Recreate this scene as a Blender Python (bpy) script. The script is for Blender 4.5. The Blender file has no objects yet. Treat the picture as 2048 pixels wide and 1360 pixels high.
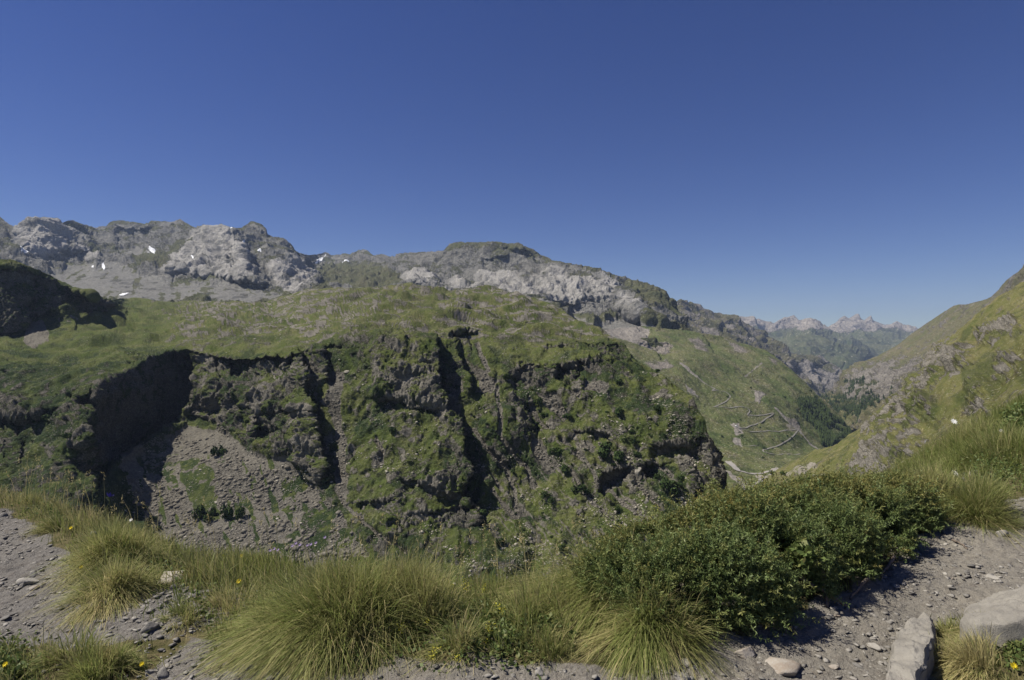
import bpy, math, random
import numpy as np
from mathutils import Vector, Matrix

# ---------------------------------------------------------------- basics
scene = bpy.context.scene
COL = scene.collection
rng = np.random.default_rng(7)
random.seed(7)
F, CX, HZ = 1220.0, 1024.0, 680.0      # survey frame: bearings were read off a 2048 wide sheet, level horizon
SUN_AZ, SUN_EL = math.radians(-90), math.radians(55)

def ray(x, y, D):
    """world point at forward distance D (metres) on the bearing x, elevation y"""
    x, y, D = np.broadcast_arrays(np.asarray(x, float), np.asarray(y, float), np.asarray(D, float))
    return np.stack([(x - CX) / F * D, D, (HZ - y) / F * D], -1)

# ---------------------------------------------------------------- noise
_perm = rng.permutation(256).astype(np.int32)
_perm = np.concatenate([_perm, _perm, _perm])
_g = rng.normal(size=(256, 3)).astype(np.float32)
_g /= np.linalg.norm(_g, axis=1, keepdims=True)

def perlin(p):
    p = np.asarray(p, np.float32)
    f0 = np.floor(p)
    i = f0.astype(np.int64) & 255
    f = p - f0
    u = f * f * f * (f * (f * 6 - 15) + 10)
    X, Y, Z = i[..., 0], i[..., 1], i[..., 2]
    def g(dx, dy, dz):
        h = _perm[_perm[_perm[(X + dx) & 255] + ((Y + dy) & 255)] + ((Z + dz) & 255)]
        gr = _g[h]
        return gr[..., 0] * (f[..., 0] - dx) + gr[..., 1] * (f[..., 1] - dy) + gr[..., 2] * (f[..., 2] - dz)
    def lerp(a, b, t): return a + (b - a) * t
    x00 = lerp(g(0, 0, 0), g(1, 0, 0), u[..., 0]); x10 = lerp(g(0, 1, 0), g(1, 1, 0), u[..., 0])
    x01 = lerp(g(0, 0, 1), g(1, 0, 1), u[..., 0]); x11 = lerp(g(0, 1, 1), g(1, 1, 1), u[..., 0])
    return lerp(lerp(x00, x10, u[..., 1]), lerp(x01, x11, u[..., 1]), u[..., 2]) * 1.5

def fbm(p, octaves=4, gain=.5):
    s, a = 0, 1.0
    for k in range(octaves):
        s = s + a * perlin(p * (2.03 ** k) + 17.3 * k)
        a *= gain
    return s

def ridged(p, octaves=4, gain=.5):
    s, a = 0, 1.0
    for k in range(octaves):
        s = s + a * (0.5 - np.abs(perlin(p * (2.03 ** k) + 31.7 * k)) * 1.3)
        a *= gain
    return s

def blocks(p, k=3.0, sharp=.22):
    """broken rock: noise cut into flat faces with crisp edges"""
    n = perlin(p) * k + .35 * perlin(p * 2.7 + 3)
    f = np.floor(n); t = np.clip((n - f - .5) / sharp + .5, 0, 1)
    return (f + t) / k

def sstep(a, b, x):
    t = np.clip((x - a) / (b - a), 0, 1)
    return t * t * (3 - 2 * t)

# ---------------------------------------------------------------- objects
def mesh_obj(name, verts, faces=None, mat=None, parent=None, smooth=False, tris=None, quads=None, attrs=None):
    """link one mesh object; faces as one array of triangles or quads, or both"""
    me = bpy.data.meshes.new(name)
    v = np.ascontiguousarray(verts, np.float32).reshape(-1, 3)
    parts = []
    if faces is not None:
        faces = np.asarray(faces)
        if faces.shape[1] == 3: tris = faces
        else: quads = faces
    n3 = 0 if tris is None else len(tris)
    n4 = 0 if quads is None else len(quads)
    loops = np.concatenate([np.asarray(a, np.int32).ravel() for a in (tris, quads) if a is not None and len(a)])
    starts = np.concatenate([np.arange(n3) * 3, n3 * 3 + np.arange(n4) * 4]).astype(np.int32)
    me.vertices.add(len(v)); me.vertices.foreach_set('co', v.ravel())
    me.loops.add(len(loops)); me.loops.foreach_set('vertex_index', loops.astype(np.int32))
    me.polygons.add(n3 + n4); me.polygons.foreach_set('loop_start', starts)
    me.update(calc_edges=True)
    if smooth: me.polygons.foreach_set('use_smooth', np.ones(n3 + n4, bool))
    for k, a in (attrs or {}).items():
        at = me.color_attributes.new(k, 'FLOAT_COLOR', 'POINT')
        a = np.asarray(a, np.float32)
        c = np.ones((len(v), 4), np.float32); c[:, :a.shape[1]] = a
        at.data.foreach_set('color', c.ravel())
    if mat is not None: me.materials.append(mat)
    o = bpy.data.objects.new(name, me)
    COL.objects.link(o)
    if parent is not None: o.parent = parent
    return o

def tag(o, label=None, cat=None, group=None, kind=None):
    if label: o['label'] = label
    if cat: o['category'] = cat
    if group: o['group'] = group
    if kind: o['kind'] = kind
    return o

def empty(name, loc=(0, 0, 0), rz=0.0):
    o = bpy.data.objects.new(name, None); COL.objects.link(o)
    o.location = loc; o.rotation_euler = (0, 0, rz); o.empty_display_size = .1
    return o

def copy_tree(o, parent=None):
    c = o.copy(); COL.objects.link(c)
    if parent is not None: c.parent = parent
    for ch in list(o.children): copy_tree(ch, c)
    return c

# ---------------------------------------------------------------- materials
class NT:
    def __init__(self, name):
        self.m = bpy.data.materials.new(name); self.m.use_nodes = True
        self.t = self.m.node_tree; self.t.nodes.clear()
        self.out = self.n('ShaderNodeOutputMaterial')
        self.bsdf = self.n('ShaderNodeBsdfPrincipled')
        self.t.links.new(self.bsdf.outputs[0], self.out.inputs[0])
        self.set(self.bsdf, 'Roughness', .95); self.set(self.bsdf, 'Specular IOR Level', .12)
    def n(self, t, **kw):
        x = self.t.nodes.new(t)
        for k, v in kw.items(): setattr(x, k, v)
        return x
    def set(self, node, key, v):
        s = node.inputs[key] if isinstance(key, (int, str)) else key
        if isinstance(v, bpy.types.NodeSocket): self.t.links.new(v, s)
        elif isinstance(v, (tuple, list)) and len(v) == 3 and s.type == 'RGBA': s.default_value = (*v, 1)
        else: s.default_value = v
    def coord(self, sx=1, sy=1, sz=1, obj=False):
        c = self.n('ShaderNodeTexCoord') if obj else self.n('ShaderNodeNewGeometry')
        m = self.n('ShaderNodeMapping'); self.set(m, 'Scale', (sx, sy, sz))
        self.t.links.new(c.outputs['Object' if obj else 'Position'], m.inputs[0])
        return m.outputs[0]
    def noise(self, co, scale, detail=4, rough=.6, dist=0):
        x = self.n('ShaderNodeTexNoise'); self.set(x, 'Vector', co)
        self.set(x, 'Scale', scale); self.set(x, 'Detail', detail); self.set(x, 'Roughness', rough); self.set(x, 'Distortion', dist)
        return x.outputs[0]
    def voro(self, co, scale, feature='F1', out='Color'):
        x = self.n('ShaderNodeTexVoronoi', feature=feature); self.set(x, 'Vector', co); self.set(x, 'Scale', scale)
        return x.outputs[out]
    def ramp(self, f, lo, hi):
        x = self.n('ShaderNodeMapRange', interpolation_type='SMOOTHSTEP'); self.set(x, 0, f); self.set(x, 1, lo); self.set(x, 2, hi)
        return x.outputs[0]
    def mix(self, f, a, b, mode='MIX'):
        x = self.n('ShaderNodeMix', data_type='RGBA', blend_type=mode)
        self.set(x, 0, f); self.set(x, 6, a); self.set(x, 7, b)
        return x.outputs[2]
    def math(self, op, a, b=0.0, c=0.0, clamp=False):
        x = self.n('ShaderNodeMath', operation=op, use_clamp=clamp)
        self.set(x, 0, a); self.set(x, 1, b)
        if op == 'MULTIPLY_ADD': self.set(x, 2, c)
        return x.outputs[0]
    def attr(self, name):
        x = self.n('ShaderNodeAttribute', attribute_name=name)
        s = self.n('ShaderNodeSeparateColor'); self.t.links.new(x.outputs['Color'], s.inputs[0])
        return s.outputs[0], s.outputs[1], s.outputs[2], x.outputs['Alpha'], x.outputs['Color']
    def bump(self, h, strength=.5, dist=.1):
        b = self.n('ShaderNodeBump'); self.set(b, 'Height', h); self.set(b, 'Strength', strength); self.set(b, 'Distance', dist)
        self.t.links.new(b.outputs[0], self.bsdf.inputs['Normal'])
    def base(self, c): self.set(self.bsdf, 'Base Color', c)

def terrain_mat(name, grass, grass2, rock, rock2, scree, dry, s, bump=.6, shrub=None, pale=None, speck=.7):
    """s = size in metres of the main grain; mask R rock, G scree, B dry/pale tint, A dark low scrub"""
    M = NT(name)
    R, G, B, A, _ = M.attr('mask')
    co = M.coord()
    n1 = M.noise(co, 1 / (s * 12), 5, .62)
    n2 = M.noise(co, 1 / s, 5, .7)
    n3 = M.noise(co, 1 / (s * 3.2), 4, .65)
    n4 = M.noise(M.coord(1, 1, 2.2), 1 / (s * 5), 6, .7, .6)
    n5 = M.noise(M.coord(1, 1, .5), 1 / (s * .8), 4, .7)
    g = M.mix(M.ramp(n1, .35, .65), grass, grass2)
    g = M.mix(M.math('MULTIPLY', M.ramp(n3, .5, .68), .75), g, tuple(c * .62 for c in grass))
    g = M.mix(M.math('MULTIPLY', B, M.ramp(n3, .25, .6)), g, dry)
    if pale is None: g = M.mix(M.math('MULTIPLY', A, M.ramp(n3, .3, .5)), g, shrub or tuple(c * .45 for c in grass))
    r = M.mix(M.ramp(n4, .32, .68), rock2, rock)
    if pale is not None: r = M.mix(A, r, M.mix(M.ramp(n4, .3, .6), tuple(c * .72 for c in pale), pale))
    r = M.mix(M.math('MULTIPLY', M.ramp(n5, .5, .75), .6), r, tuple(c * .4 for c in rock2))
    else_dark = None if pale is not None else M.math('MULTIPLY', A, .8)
    if else_dark is not None: r = M.mix(else_dark, r, (.055, .052, .042))  # A darkens bare rock too; on the hill's cliff wall this paints shade
    sc = M.mix(M.ramp(n2, .3, .7), tuple(c * .68 for c in scree), tuple(min(1, c * 1.2) for c in scree))
    f = M.ramp(M.math('ADD', R, M.math('MULTIPLY_ADD', n2, .9, -.45)), .36, .64)
    c = M.mix(f, g, r)
    f2 = M.ramp(M.math('ADD', G, M.math('MULTIPLY_ADD', n3, .9, -.45)), .38, .62)
    c = M.mix(f2, c, sc)
    n6 = M.noise(co, 1 / (s * .55), 3, .75)
    spk = M.ramp(M.math('ADD', n6, M.math('MULTIPLY_ADD', n1, .16, M.math('MULTIPLY_ADD', R, .12, -.08))), .60, .68)
    spk = M.math('MULTIPLY', spk, M.math('SUBTRACT', 1.0, f2))
    c = M.mix(M.math('MULTIPLY', spk, speck), c, tuple(x * 1.15 for x in scree))
    v = M.math('MULTIPLY_ADD', n6, 1.1, .45)
    c = M.mix(1.0, c, v, 'MULTIPLY')
    M.base(c)
    M.bump(M.math('ADD', n2, M.math('MULTIPLY', n5, M.math('MULTIPLY', f, 1.2))), bump, s * 1.1)
    return M.m

# ---------------------------------------------------------------- relief builder
def poly_sd(px, py, poly):
    """signed distance to a polygon, positive inside"""
    P = np.asarray(poly, np.float32)
    d = np.full(px.shape, 1e9, np.float32); inside = np.zeros(px.shape, bool)
    for a, b in zip(P, np.roll(P, -1, 0)):
        e = b - a; wx, wy = px - a[0], py - a[1]
        t = np.clip((wx * e[0] + wy * e[1]) / (e @ e + 1e-9), 0, 1)
        d = np.minimum(d, np.hypot(wx - e[0] * t, wy - e[1] * t))
        c = ((a[1] <= py) != (b[1] <= py)) & (px < (b[0] - a[0]) * (py - a[1]) / (b[1] - a[1] + 1e-9) + a[0])
        inside ^= c
    return np.where(inside, d, -d)

def line_d(px, py, pts):
    P = np.asarray(pts, np.float32); d = np.full(px.shape, 1e9, np.float32)
    for a, b in zip(P[:-1], P[1:]):
        e = b - a; wx, wy = px - a[0], py - a[1]
        t = np.clip((wx * e[0] + wy * e[1]) / (e @ e + 1e-9), 0, 1)
        d = np.minimum(d, np.hypot(wx - e[0] * t, wy - e[1] * t))
    return d

def rbf(ctrl, x, y, ys=1.6):
    """smooth surface of log distance through surveyed points (bearing, elevation, metres)"""
    C = np.asarray(ctrl, float)
    q = np.stack([C[:, 0], C[:, 1] * ys], 1) / 300
    v = np.log(C[:, 2]); n = len(v)
    K = np.sqrt(((q[:, None] - q[None]) ** 2).sum(-1) + .01)
    A = np.zeros((n + 1, n + 1)); A[:n, :n] = K - 0 * np.eye(n); A[:n, n] = 1; A[n, :n] = 1
    w = np.linalg.solve(A, np.r_[v, 0])
    o = np.full(x.shape, w[n])
    X, Y = x / 300, y * ys / 300
    for k in range(n):
        o += w[k] * np.sqrt((X - q[k, 0]) ** 2 + (Y - q[k, 1]) ** 2 + .01)
    return np.exp(o)

class Relief: pass

def relief(name, x0, x1, dx, top, bottom, rows, ctrl, feats=(), disp=(), mask=None, mat=None, back=(1.0, .25), warp=5.0, ys=1.6, topq=1.0):
    """a hillside as real ground: crest line + surveyed distances + ravines, steps and rough rock"""
    T, Bt = np.asarray(top, float), np.asarray(bottom, float)
    xs = np.arange(x0, x1 + dx * .5, dx)
    yt, yb = np.interp(xs, T[:, 0], T[:, 1]), np.interp(xs, Bt[:, 0], Bt[:, 1])
    t = np.linspace(0, 1, rows) ** topq
    x = np.broadcast_to(xs, (rows, len(xs))).copy()
    y = yt + t[:, None] * (yb - yt)
    D = rbf(ctrl, x, y, ys)
    q = np.stack([x, y, np.zeros_like(x)], -1)
    w1 = warp * (perlin(q / 26) + .6 * perlin(q / 11 + 5) + .4 * perlin(q / 5 + 9))
    w2 = warp * (perlin(q / 26 + 50) + .6 * perlin(q / 11 + 55) + .4 * perlin(q / 5 + 59))
    wx, wy = x + w1, y + w2
    R = Relief(); R.x, R.y, R.wx, R.wy = x, y, wx, wy
    for f in feats:
        if f[0] == 'poly':        # (poly, pts, soft px, relative distance)
            D = D * (1 + f[3] * sstep(-f[2], f[2], poly_sd(wx, wy, f[1])))
        elif f[0] == 'set':       # (set, pts, soft, ctrl points) distance replaced inside
            w = sstep(-f[2], f[2], poly_sd(wx, wy, f[1]))
            D = D * (1 - w) + rbf(f[3], x, y, ys) * w
        elif f[0] == 'ravine':    # (ravine, pts (x,y), back step, recovery px, fade px): wall on the left, floor on the right
            P = np.asarray(f[1], float)
            e = np.interp(wy, P[:, 1], P[:, 0]); d = wx - e
            env = sstep(P[0, 1] - f[4] * .3, P[0, 1] + f[4], wy) * (1 - sstep(P[-1, 1] - f[4], P[-1, 1] + f[4] * .3, wy))
            D = D * (1 + f[2] * env * sstep(0, 3, d) * np.exp(-np.maximum(d, 0) / f[3]))
            if len(f) > 5: D = D * (1 - f[5] * env * np.exp(np.minimum(d, 0) / 40) * (d < 0))
        elif f[0] == 'step':      # (step, lip pts, jump, ramp to px, decay px): cliff under a lip
            P = np.asarray(f[1], float)
            e = np.interp(wx, P[:, 0], P[:, 1]); d = wy - e
            env = sstep(P[0, 0] - 4, P[0, 0] + 12, wx) * (1 - sstep(P[-1, 0] - 12, P[-1, 0] + 4, wx))
            D = D * (1 + f[2] * env * (.45 * sstep(0, 2, d) + .55 * sstep(0, f[3], d)) * np.exp(-np.maximum(d - f[3], 0) / f[4]))
    P = ray(x, y, D)
    def normals(P):
        a = np.gradient(P, axis=1); b = np.gradient(P, axis=0)
        n = np.cross(b, a); n /= np.linalg.norm(n, axis=-1, keepdims=True) + 1e-9
        return n
    N = normals(P)
    for _ in range(2):
        Np = np.pad(N, ((2, 2), (2, 2), (0, 0)), 'edge')
        N = sum(Np[i:i + N.shape[0], j:j + N.shape[1]] for i in (0, 2, 4) for j in (0, 2, 4)); N /= np.linalg.norm(N, axis=-1, keepdims=True) + 1e-9
    R.base, R.baseN = P, N
    for fn in disp:
        P = P + N * fn(R, P)[..., None]
    R.P, R.N = P, normals(P)
    m = mask(R) if mask else np.zeros((*x.shape, 4))
    # the far side of the crest, so the hill has a body
    nb = 6
    k = np.arange(nb, 0, -1)[:, None] / nb
    Pt = P[0][None]
    bk = np.stack([Pt[..., 0] * (1 + back[1] * k), Pt[..., 1] * (1 + back[1] * k), Pt[..., 2] - back[0] * back[1] * Pt[..., 1] * (k ** 1.3)], -1)
    V = np.concatenate([bk, P], 0); m = np.concatenate([np.repeat(m[:1], nb, 0), m], 0)
    h, w = V.shape[:2]
    idx = np.arange(h * w).reshape(h, w)
    quads = np.stack([idx[:-1, :-1], idx[1:, :-1], idx[1:, 1:], idx[:-1, 1:]], -1).reshape(-1, 4)
    o = mesh_obj(name, V.reshape(-1, 3), quads, mat, attrs={'mask': np.clip(m, 0, 1).reshape(-1, 4)})
    tag(o, kind='structure')
    R.o = o; R.xs = xs
    return R

def on(R, px, py):
    """ground point and normal of a relief on a bearing/elevation"""
    j = int(np.clip(round((px - R.xs[0]) / (R.xs[1] - R.xs[0])), 0, len(R.xs) - 1))
    i = int(np.argmin(np.abs(R.y[:, j] - py)))
    return R.P[i, j], R.N[i, j]

def dist(R, px, py): return poly_sd(R.wx, R.wy, px)
# ---------------------------------------------------------------- far scenery
# distant peaks
m_far = terrain_mat('far_peak_ground', (.055, .075, .035), (.075, .09, .04), (.30, .265, .22), (.20, .18, .16), (.34, .31, .26), (.2, .18, .1), 45, .7)
FAR_TOP = [(1380, 640), (1467, 635), (1478, 632), (1502, 641), (1517, 637), (1545, 648), (1564, 637), (1576, 634), (1588, 630), (1598, 640), (1607, 642), (1618, 645), (1627, 643), (1640, 651), (1654, 656), (1664, 650), (1674, 643), (1680, 636),
           (1689, 631), (1697, 637), (1706, 632), (1713, 627), (1720, 635), (1728, 641), (1734, 636), (1740, 632), (1747, 641), (1760, 646), (1775, 651), (1786, 648), (1795, 650), (1806, 656), (1814, 658), (1820, 661), (1826, 658), (1832, 664), (1900, 690), (2000, 700)]
def far_disp(R, P):
    k = sstep(0, 14, R.y - R.y[0])
    return (ridged(P / 1000, 5, .5) * 190 * k + 30 * perlin(P / 170) * (.1 + k * .6) + k * 45 * blocks(P / np.array([420, 420, 300]), 2.5))
def far_mask(R):
    n = fbm(R.P / 500, 4)
    h = R.P[..., 2]
    rock = sstep(60, 200, h + 120 * n)
    return np.stack([rock * .95, .5 * rock * sstep(.05, .5, fbm(R.P / np.array([400, 400, 900]) + 9, 3)) , .3 + 0 * n, sstep(.1, .4, n) * .5 * (1 - rock)], -1)
far = relief('far_mountains', 1380, 1960, 1.2, FAR_TOP, [(1380, 800), (1960, 800)], 150,
             [(1470, 635, 8200), (1580, 635, 9500), (1640, 668, 8300), (1715, 633, 10200), (1830, 662, 9500), (1600, 700, 7200), (1700, 720, 7000), (1800, 730, 6800), (1680, 790, 6000), (1380, 790, 6000), (1960, 790, 6500), (1960, 690, 8000), (1390, 640, 8500)],
             [('poly', [(1623, 664), (1660, 700), (1720, 720), (1700, 760), (1560, 760), (1540, 720), (1590, 690)], 10, -.12)], [far_disp], far_mask, m_far, back=(.9, .3), warp=3)

# left middle ridge
m_mid = terrain_mat('middle_ridge_ground', (.075, .085, .036), (.09, .095, .045), (.23, .21, .19), (.15, .14, .13), (.25, .23, .2), (.16, .13, .08), 18, .8)
MID_TOP = [(1250, 600), (1330, 608), (1346, 609), (1365, 606), (1383, 604), (1395, 608), (1404, 613), (1415, 619), (1424, 623), (1445, 628), (1467, 635), (1498, 650), (1521, 664), (1545, 684), (1580, 707), (1600, 712), (1638, 718), (1655, 724), (1670, 730), (1680, 737), (1689, 744), (1700, 780), (1730, 790)]
def mid_disp(R, P):
    return ridged(P / np.array([340, 340, 500]), 6, .55) * 75 * sstep(0, 12, R.y - R.y[0]) + 14 * perlin(P / 45)
def mid_mask(R):
    n = fbm(R.P / 160, 5)
    cliff = poly_sd(R.wx, R.wy, [(1590, 728), (1640, 730), (1690, 745), (1680, 775), (1655, 800), (1600, 770), (1560, 735)])
    steep = sstep(.75, .5, R.N[..., 2])
    rock = np.clip(.3 + n * .55 + .35 * steep + .3 * sstep(-4, 4, cliff), 0, 1)
    return np.stack([rock, .4 * sstep(.1, .5, fbm(R.P / 90 + 4, 3)), .5 + 0 * n, sstep(.0, .4, -n) * .7], -1)
mid = relief('middle_ridge', 1250, 1730, 1.2, MID_TOP, [(1250, 760), (1730, 850)], 190,
             [(1340, 609, 3800), (1383, 604, 4000), (1467, 635, 4200), (1545, 684, 4400), (1600, 713, 4500), (1689, 744, 4300), (1400, 680, 3000), (1520, 720, 3200), (1600, 735, 3900), (1650, 792, 3500), (1730, 820, 3500), (1250, 740, 2800)],
             [('step', [(1565, 727), (1610, 728), (1650, 732), (1690, 748)], .05, 25, 60)], [mid_disp], mid_mask, m_mid, back=(.8, .3), warp=3)

# right middle ridge
m_rid = terrain_mat('right_ridge_ground', (.085, .1, .034), (.1, .1, .045), (.24, .22, .19), (.16, .145, .13), (.24, .22, .18), (.17, .14, .08), 9, .8)
RID_TOP = [(1600, 815), (1650, 795), (1665, 782), (1678, 769), (1697, 742), (1708, 732), (1721, 725), (1756, 711), (1795, 690), (1830, 662), (1857, 644), (1881, 628), (1895, 619), (1908, 611), (1918, 609), (1932, 609), (1947, 605), (1963, 601), (1972, 598), (1982, 594), (1990, 586), (1998, 578), (2006, 568), (2014, 559), (2026, 550), (2037, 543), (2044, 535), (2048, 528), (2100, 480), (2200, 440)]
def rid_disp(R, P):
    low = sstep(690, 760, R.y)
    return ridged(P / np.array([150, 150, 220]), 6, .56) * (14 + 34 * low) * sstep(0, 14, R.y - R.y[0]) + (1.5 + 5 * low) * perlin(P / 18)
def rid_mask(R):
    n = fbm(R.P / 70, 5)
    low = sstep(0, 60, poly_sd(R.wx, R.wy, [(1640, 800), (1700, 735), (1760, 712), (1880, 690), (1900, 720), (1800, 830), (1700, 850)]))
    steep = sstep(.8, .5, R.N[..., 2])
    wood = sstep(-6, 6, poly_sd(R.wx, R.wy, [(1640, 806), (1690, 800), (1740, 812), (1790, 790), (1795, 810), (1740, 850), (1690, 850)])) * sstep(-.15, .15, n)
    wood = np.maximum(wood, sstep(-5, 5, poly_sd(R.wx, R.wy, [(1690, 770), (1750, 765), (1775, 780), (1740, 800), (1700, 800)])) * sstep(.05, .3, n))
    top = sstep(40, 0, R.y - R.y[0]) * sstep(1830, 1950, R.x)
    return np.stack([np.clip(.12 + n * .35 + .62 * low + .3 * steep, 0, 1) * (1 - wood), .45 * top * sstep(-.2, .4, n), .55 + .35 * n, wood + .4 * sstep(.2, .5, -n) * low], -1)
rid = relief('right_ridge', 1600, 2200, 1.2, RID_TOP, [(1600, 880), (2200, 880)], 300,
             [(1650, 797, 2600), (1697, 742, 3000), (1756, 711, 3000), (1830, 662, 2900), (1908, 611, 2600), (1980, 595, 2200), (2048, 528, 1900), (2150, 470, 1600), (1750, 780, 2200), (1850, 740, 1900), (1680, 850, 1900), (1780, 850, 1600), (2000, 700, 1400), (2150, 800, 1000)],
             [], [rid_disp], rid_mask, m_rid, back=(.8, .3), warp=3)

# limestone massif
m_mas = terrain_mat('limestone_ground', (.075, .085, .035), (.09, .095, .045), (.265, .258, .230), (.135, .132, .122), (.21, .204, .182), (.13, .115, .07), 9, 1.0, pale=(.54, .515, .475))
MAS_TOP = [(-120, 420), (0, 436), (14, 446), (38, 455), (42, 447), (48, 442), (62, 437), (80, 439), (99, 436), (118, 438), (126, 444), (144, 442), (164, 451), (195, 455), (212, 453), (219, 447), (227, 444), (267, 444), (291, 448), (308, 444), (342, 446), (352, 442), (362, 440), (370, 445), (376, 448), (386, 454), (403, 455), (410, 452), (417, 452), (444, 451), (458, 456), (475, 455), (489, 453),
           (497, 447), (506, 443), (514, 446), (520, 448), (530, 460), (535, 472), (554, 477), (570, 484), (581, 491), (588, 498), (595, 506), (608, 510), (630, 510), (643, 508), (650, 505), (656, 509), (662, 514), (675, 511), (690, 508), (702, 510), (710, 504), (717, 500), (733, 501), (745, 508), (752, 510), (772, 510), (791, 514), (803, 506), (825, 505), (850, 504), (872, 505), (885, 504), (892, 496), (901, 489), (912, 485), (924, 483), (945, 485), (967, 489), (990, 487),
           (1022, 487), (1037, 486), (1048, 491), (1057, 495), (1068, 499), (1077, 504), (1090, 513), (1104, 520), (1147, 532), (1198, 543), (1222, 550), (1248, 557), (1287, 573), (1305, 578), (1323, 584), (1333, 594), (1342, 608), (1356, 631), (1369, 659), (1385, 690), (1440, 720)]
DOME_A = [(44, 443), (118, 438), (135, 452), (147, 465), (165, 480), (180, 500), (200, 520), (192, 535), (150, 510), (120, 503), (75, 520), (40, 500), (30, 470)]
DOME_B = [(403, 455), (444, 452), (462, 470), (485, 492), (492, 515), (502, 545), (533, 567), (500, 565), (470, 560), (420, 556), (350, 552), (330, 548), (345, 520), (365, 498)]
DOME_C = [(561, 523), (601, 526), (620, 545), (640, 572), (625, 582), (581, 588), (556, 572), (537, 545)]
PALE = [(872, 580), (900, 572), (940, 577), (958, 562), (975, 553), (992, 556), (1010, 546), (1028, 556), (1041, 551), (1060, 555), (1085, 550), (1108, 545), (1125, 553), (1139, 561), (1180, 566), (1225, 564), (1250, 585), (1264, 604), (1282, 634), (1262, 628), (1244, 620), (1215, 606), (1186, 596), (1150, 600), (1119, 602), (1090, 606), (1050, 600), (990, 590), (900, 590)]
PALE2 = [(805, 570), (812, 560), (834, 541), (848, 548), (856, 556), (878, 580), (840, 575)]
PALE3 = [(890, 580), (905, 565), (916, 558), (926, 566), (936, 580)]
DARK1 = [(1119, 602), (1186, 596), (1244, 620), (1285, 635), (1290, 648), (1240, 640), (1190, 640), (1130, 632), (1100, 612)]
def mas_disp(R, P):
    k = sstep(0, 16, R.y - R.y[0])
    fan = R.fan = np.maximum(sstep(-6, 10, poly_sd(R.wx, R.wy, [(100, 545), (200, 515), (280, 545), (330, 560), (420, 565), (500, 572), (560, 590), (620, 600), (560, 615), (100, 610)])),
                     sstep(-4, 8, poly_sd(R.wx, R.wy, [(1130, 655), (1148, 632), (1185, 655), (1245, 636), (1262, 634), (1300, 655), (1330, 690), (1130, 690)])))
    fan = R.fan = np.maximum(fan, sstep(-4, 8, poly_sd(R.wx, R.wy, [(220, 505), (275, 495), (300, 505), (330, 525), (290, 520), (240, 515)])))
    strata = perlin(np.stack([P[..., 0] / 260, P[..., 1] / 260, P[..., 2] / 16 + P[..., 0] / 90 + .8 * perlin(P / 200)], -1))
    fan = R.fan = np.clip(fan + .5 * fan * (1 - fan) * 4 * fbm(P / 60, 3), 0, 1)
    rough = 1 - .93 * fan
    tilt = P[..., 2] + .35 * P[..., 0]
    slab = perlin(np.stack([P[..., 0] / 190, P[..., 1] / 190, tilt / 34 + perlin(P / 160)], -1))
    gull = ridged(np.stack([P[..., 0] / 75, P[..., 1] / 75, P[..., 2] / 260], -1), 4, .55)
    return rough * ((ridged(P / np.array([320, 320, 420]), 3, .5) * 34 + gull * 20) * (.15 + .85 * k) + 3 * strata + 5 * slab + ridged(P / 24, 3, .6) * 2.6 + 12 * blocks(np.stack([P[..., 0] / 110, P[..., 1] / 110, tilt / 30], -1), 2.5) + 3.5 * blocks(P / np.array([44, 44, 20]) + 7, 2)) + fan * 3 * perlin(P / 40)
def mas_mask(R):
    n = fbm(R.P / 120, 5); n2 = fbm(R.P / 45 + 7, 4)
    pale = np.maximum.reduce([sstep(-4, 5, poly_sd(R.wx, R.wy, p)) for p in (DOME_A, DOME_B, DOME_C, PALE, PALE2, PALE3)])
    dark = sstep(-4, 4, poly_sd(R.wx, R.wy, DARK1))
    steep = sstep(.85, .55, R.N[..., 2])
    rightgreen = sstep(0, 30, poly_sd(R.wx, R.wy, [(1080, 505), (1200, 545), (1300, 575), (1345, 615), (1350, 640), (1300, 625), (1240, 575), (1140, 555), (1100, 540)]))
    rightgreen = np.maximum(rightgreen, .75 * sstep(-3, 6, poly_sd(R.wx, R.wy, [(880, 496), (925, 484), (1040, 487), (1080, 503), (1150, 530), (1090, 528), (1000, 505), (900, 512)])) * sstep(-.2, .2, n2 + .2))
    ends = sstep(-3, 3, poly_sd(R.wx, R.wy, [(1300, 630), (1345, 632), (1375, 662), (1340, 660), (1300, 650)]))
    green = sstep(-8, 8, poly_sd(R.wx, R.wy, [(265, 525), (300, 522), (390, 480), (400, 490), (330, 545), (290, 545)]))
    green = np.maximum(green, sstep(-8, 8, poly_sd(R.wx, R.wy, [(640, 540), (720, 535), (800, 560), (800, 585), (640, 585)])))
    low = sstep(575, 600, R.wy + 8 * n)
    fl = (R.wx - 330) / np.maximum(R.wy - 430, 40)
    streak = sstep(.05, .45, fbm(np.stack([fl * 9, R.wy / 60, 0 * R.x], -1), 4) + .5 * n2) * R.fan
    rock = np.clip(.48 + .45 * n + .25 * n2 + .35 * pale + .25 * steep + .5 * dark + .5 * ends - .55 * rightgreen - .75 * green - .4 * low * (1 - pale), 0, 1)
    rock = rock * (1 - .9 * R.fan) + R.fan * .45 * sstep(.1, .5, n2 + .4 * n)
    scree = R.fan * (1 - .8 * streak) + .62 * (1 - pale) * (1 - rightgreen) * (1 - green) * sstep(-.15, .3, fbm(R.P / 150 + 20, 3)) * sstep(500, 520, R.wy + 10 * n) * (R.x < 1150)
    scree = np.where((R.x > 1100), np.maximum(R.fan * .9, 0), scree)
    pale = pale * sstep(-.75, .1, n + .8 * n2 + .4 * fbm(R.P / 18 + 3, 3)) * (.75 + .25 * sstep(-.2, .3, n2))
    R.pale = pale
    return np.stack([rock, np.clip(scree, 0, 1), .35 + .3 * n, np.clip(pale - dark, 0, 1)], -1)
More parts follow.
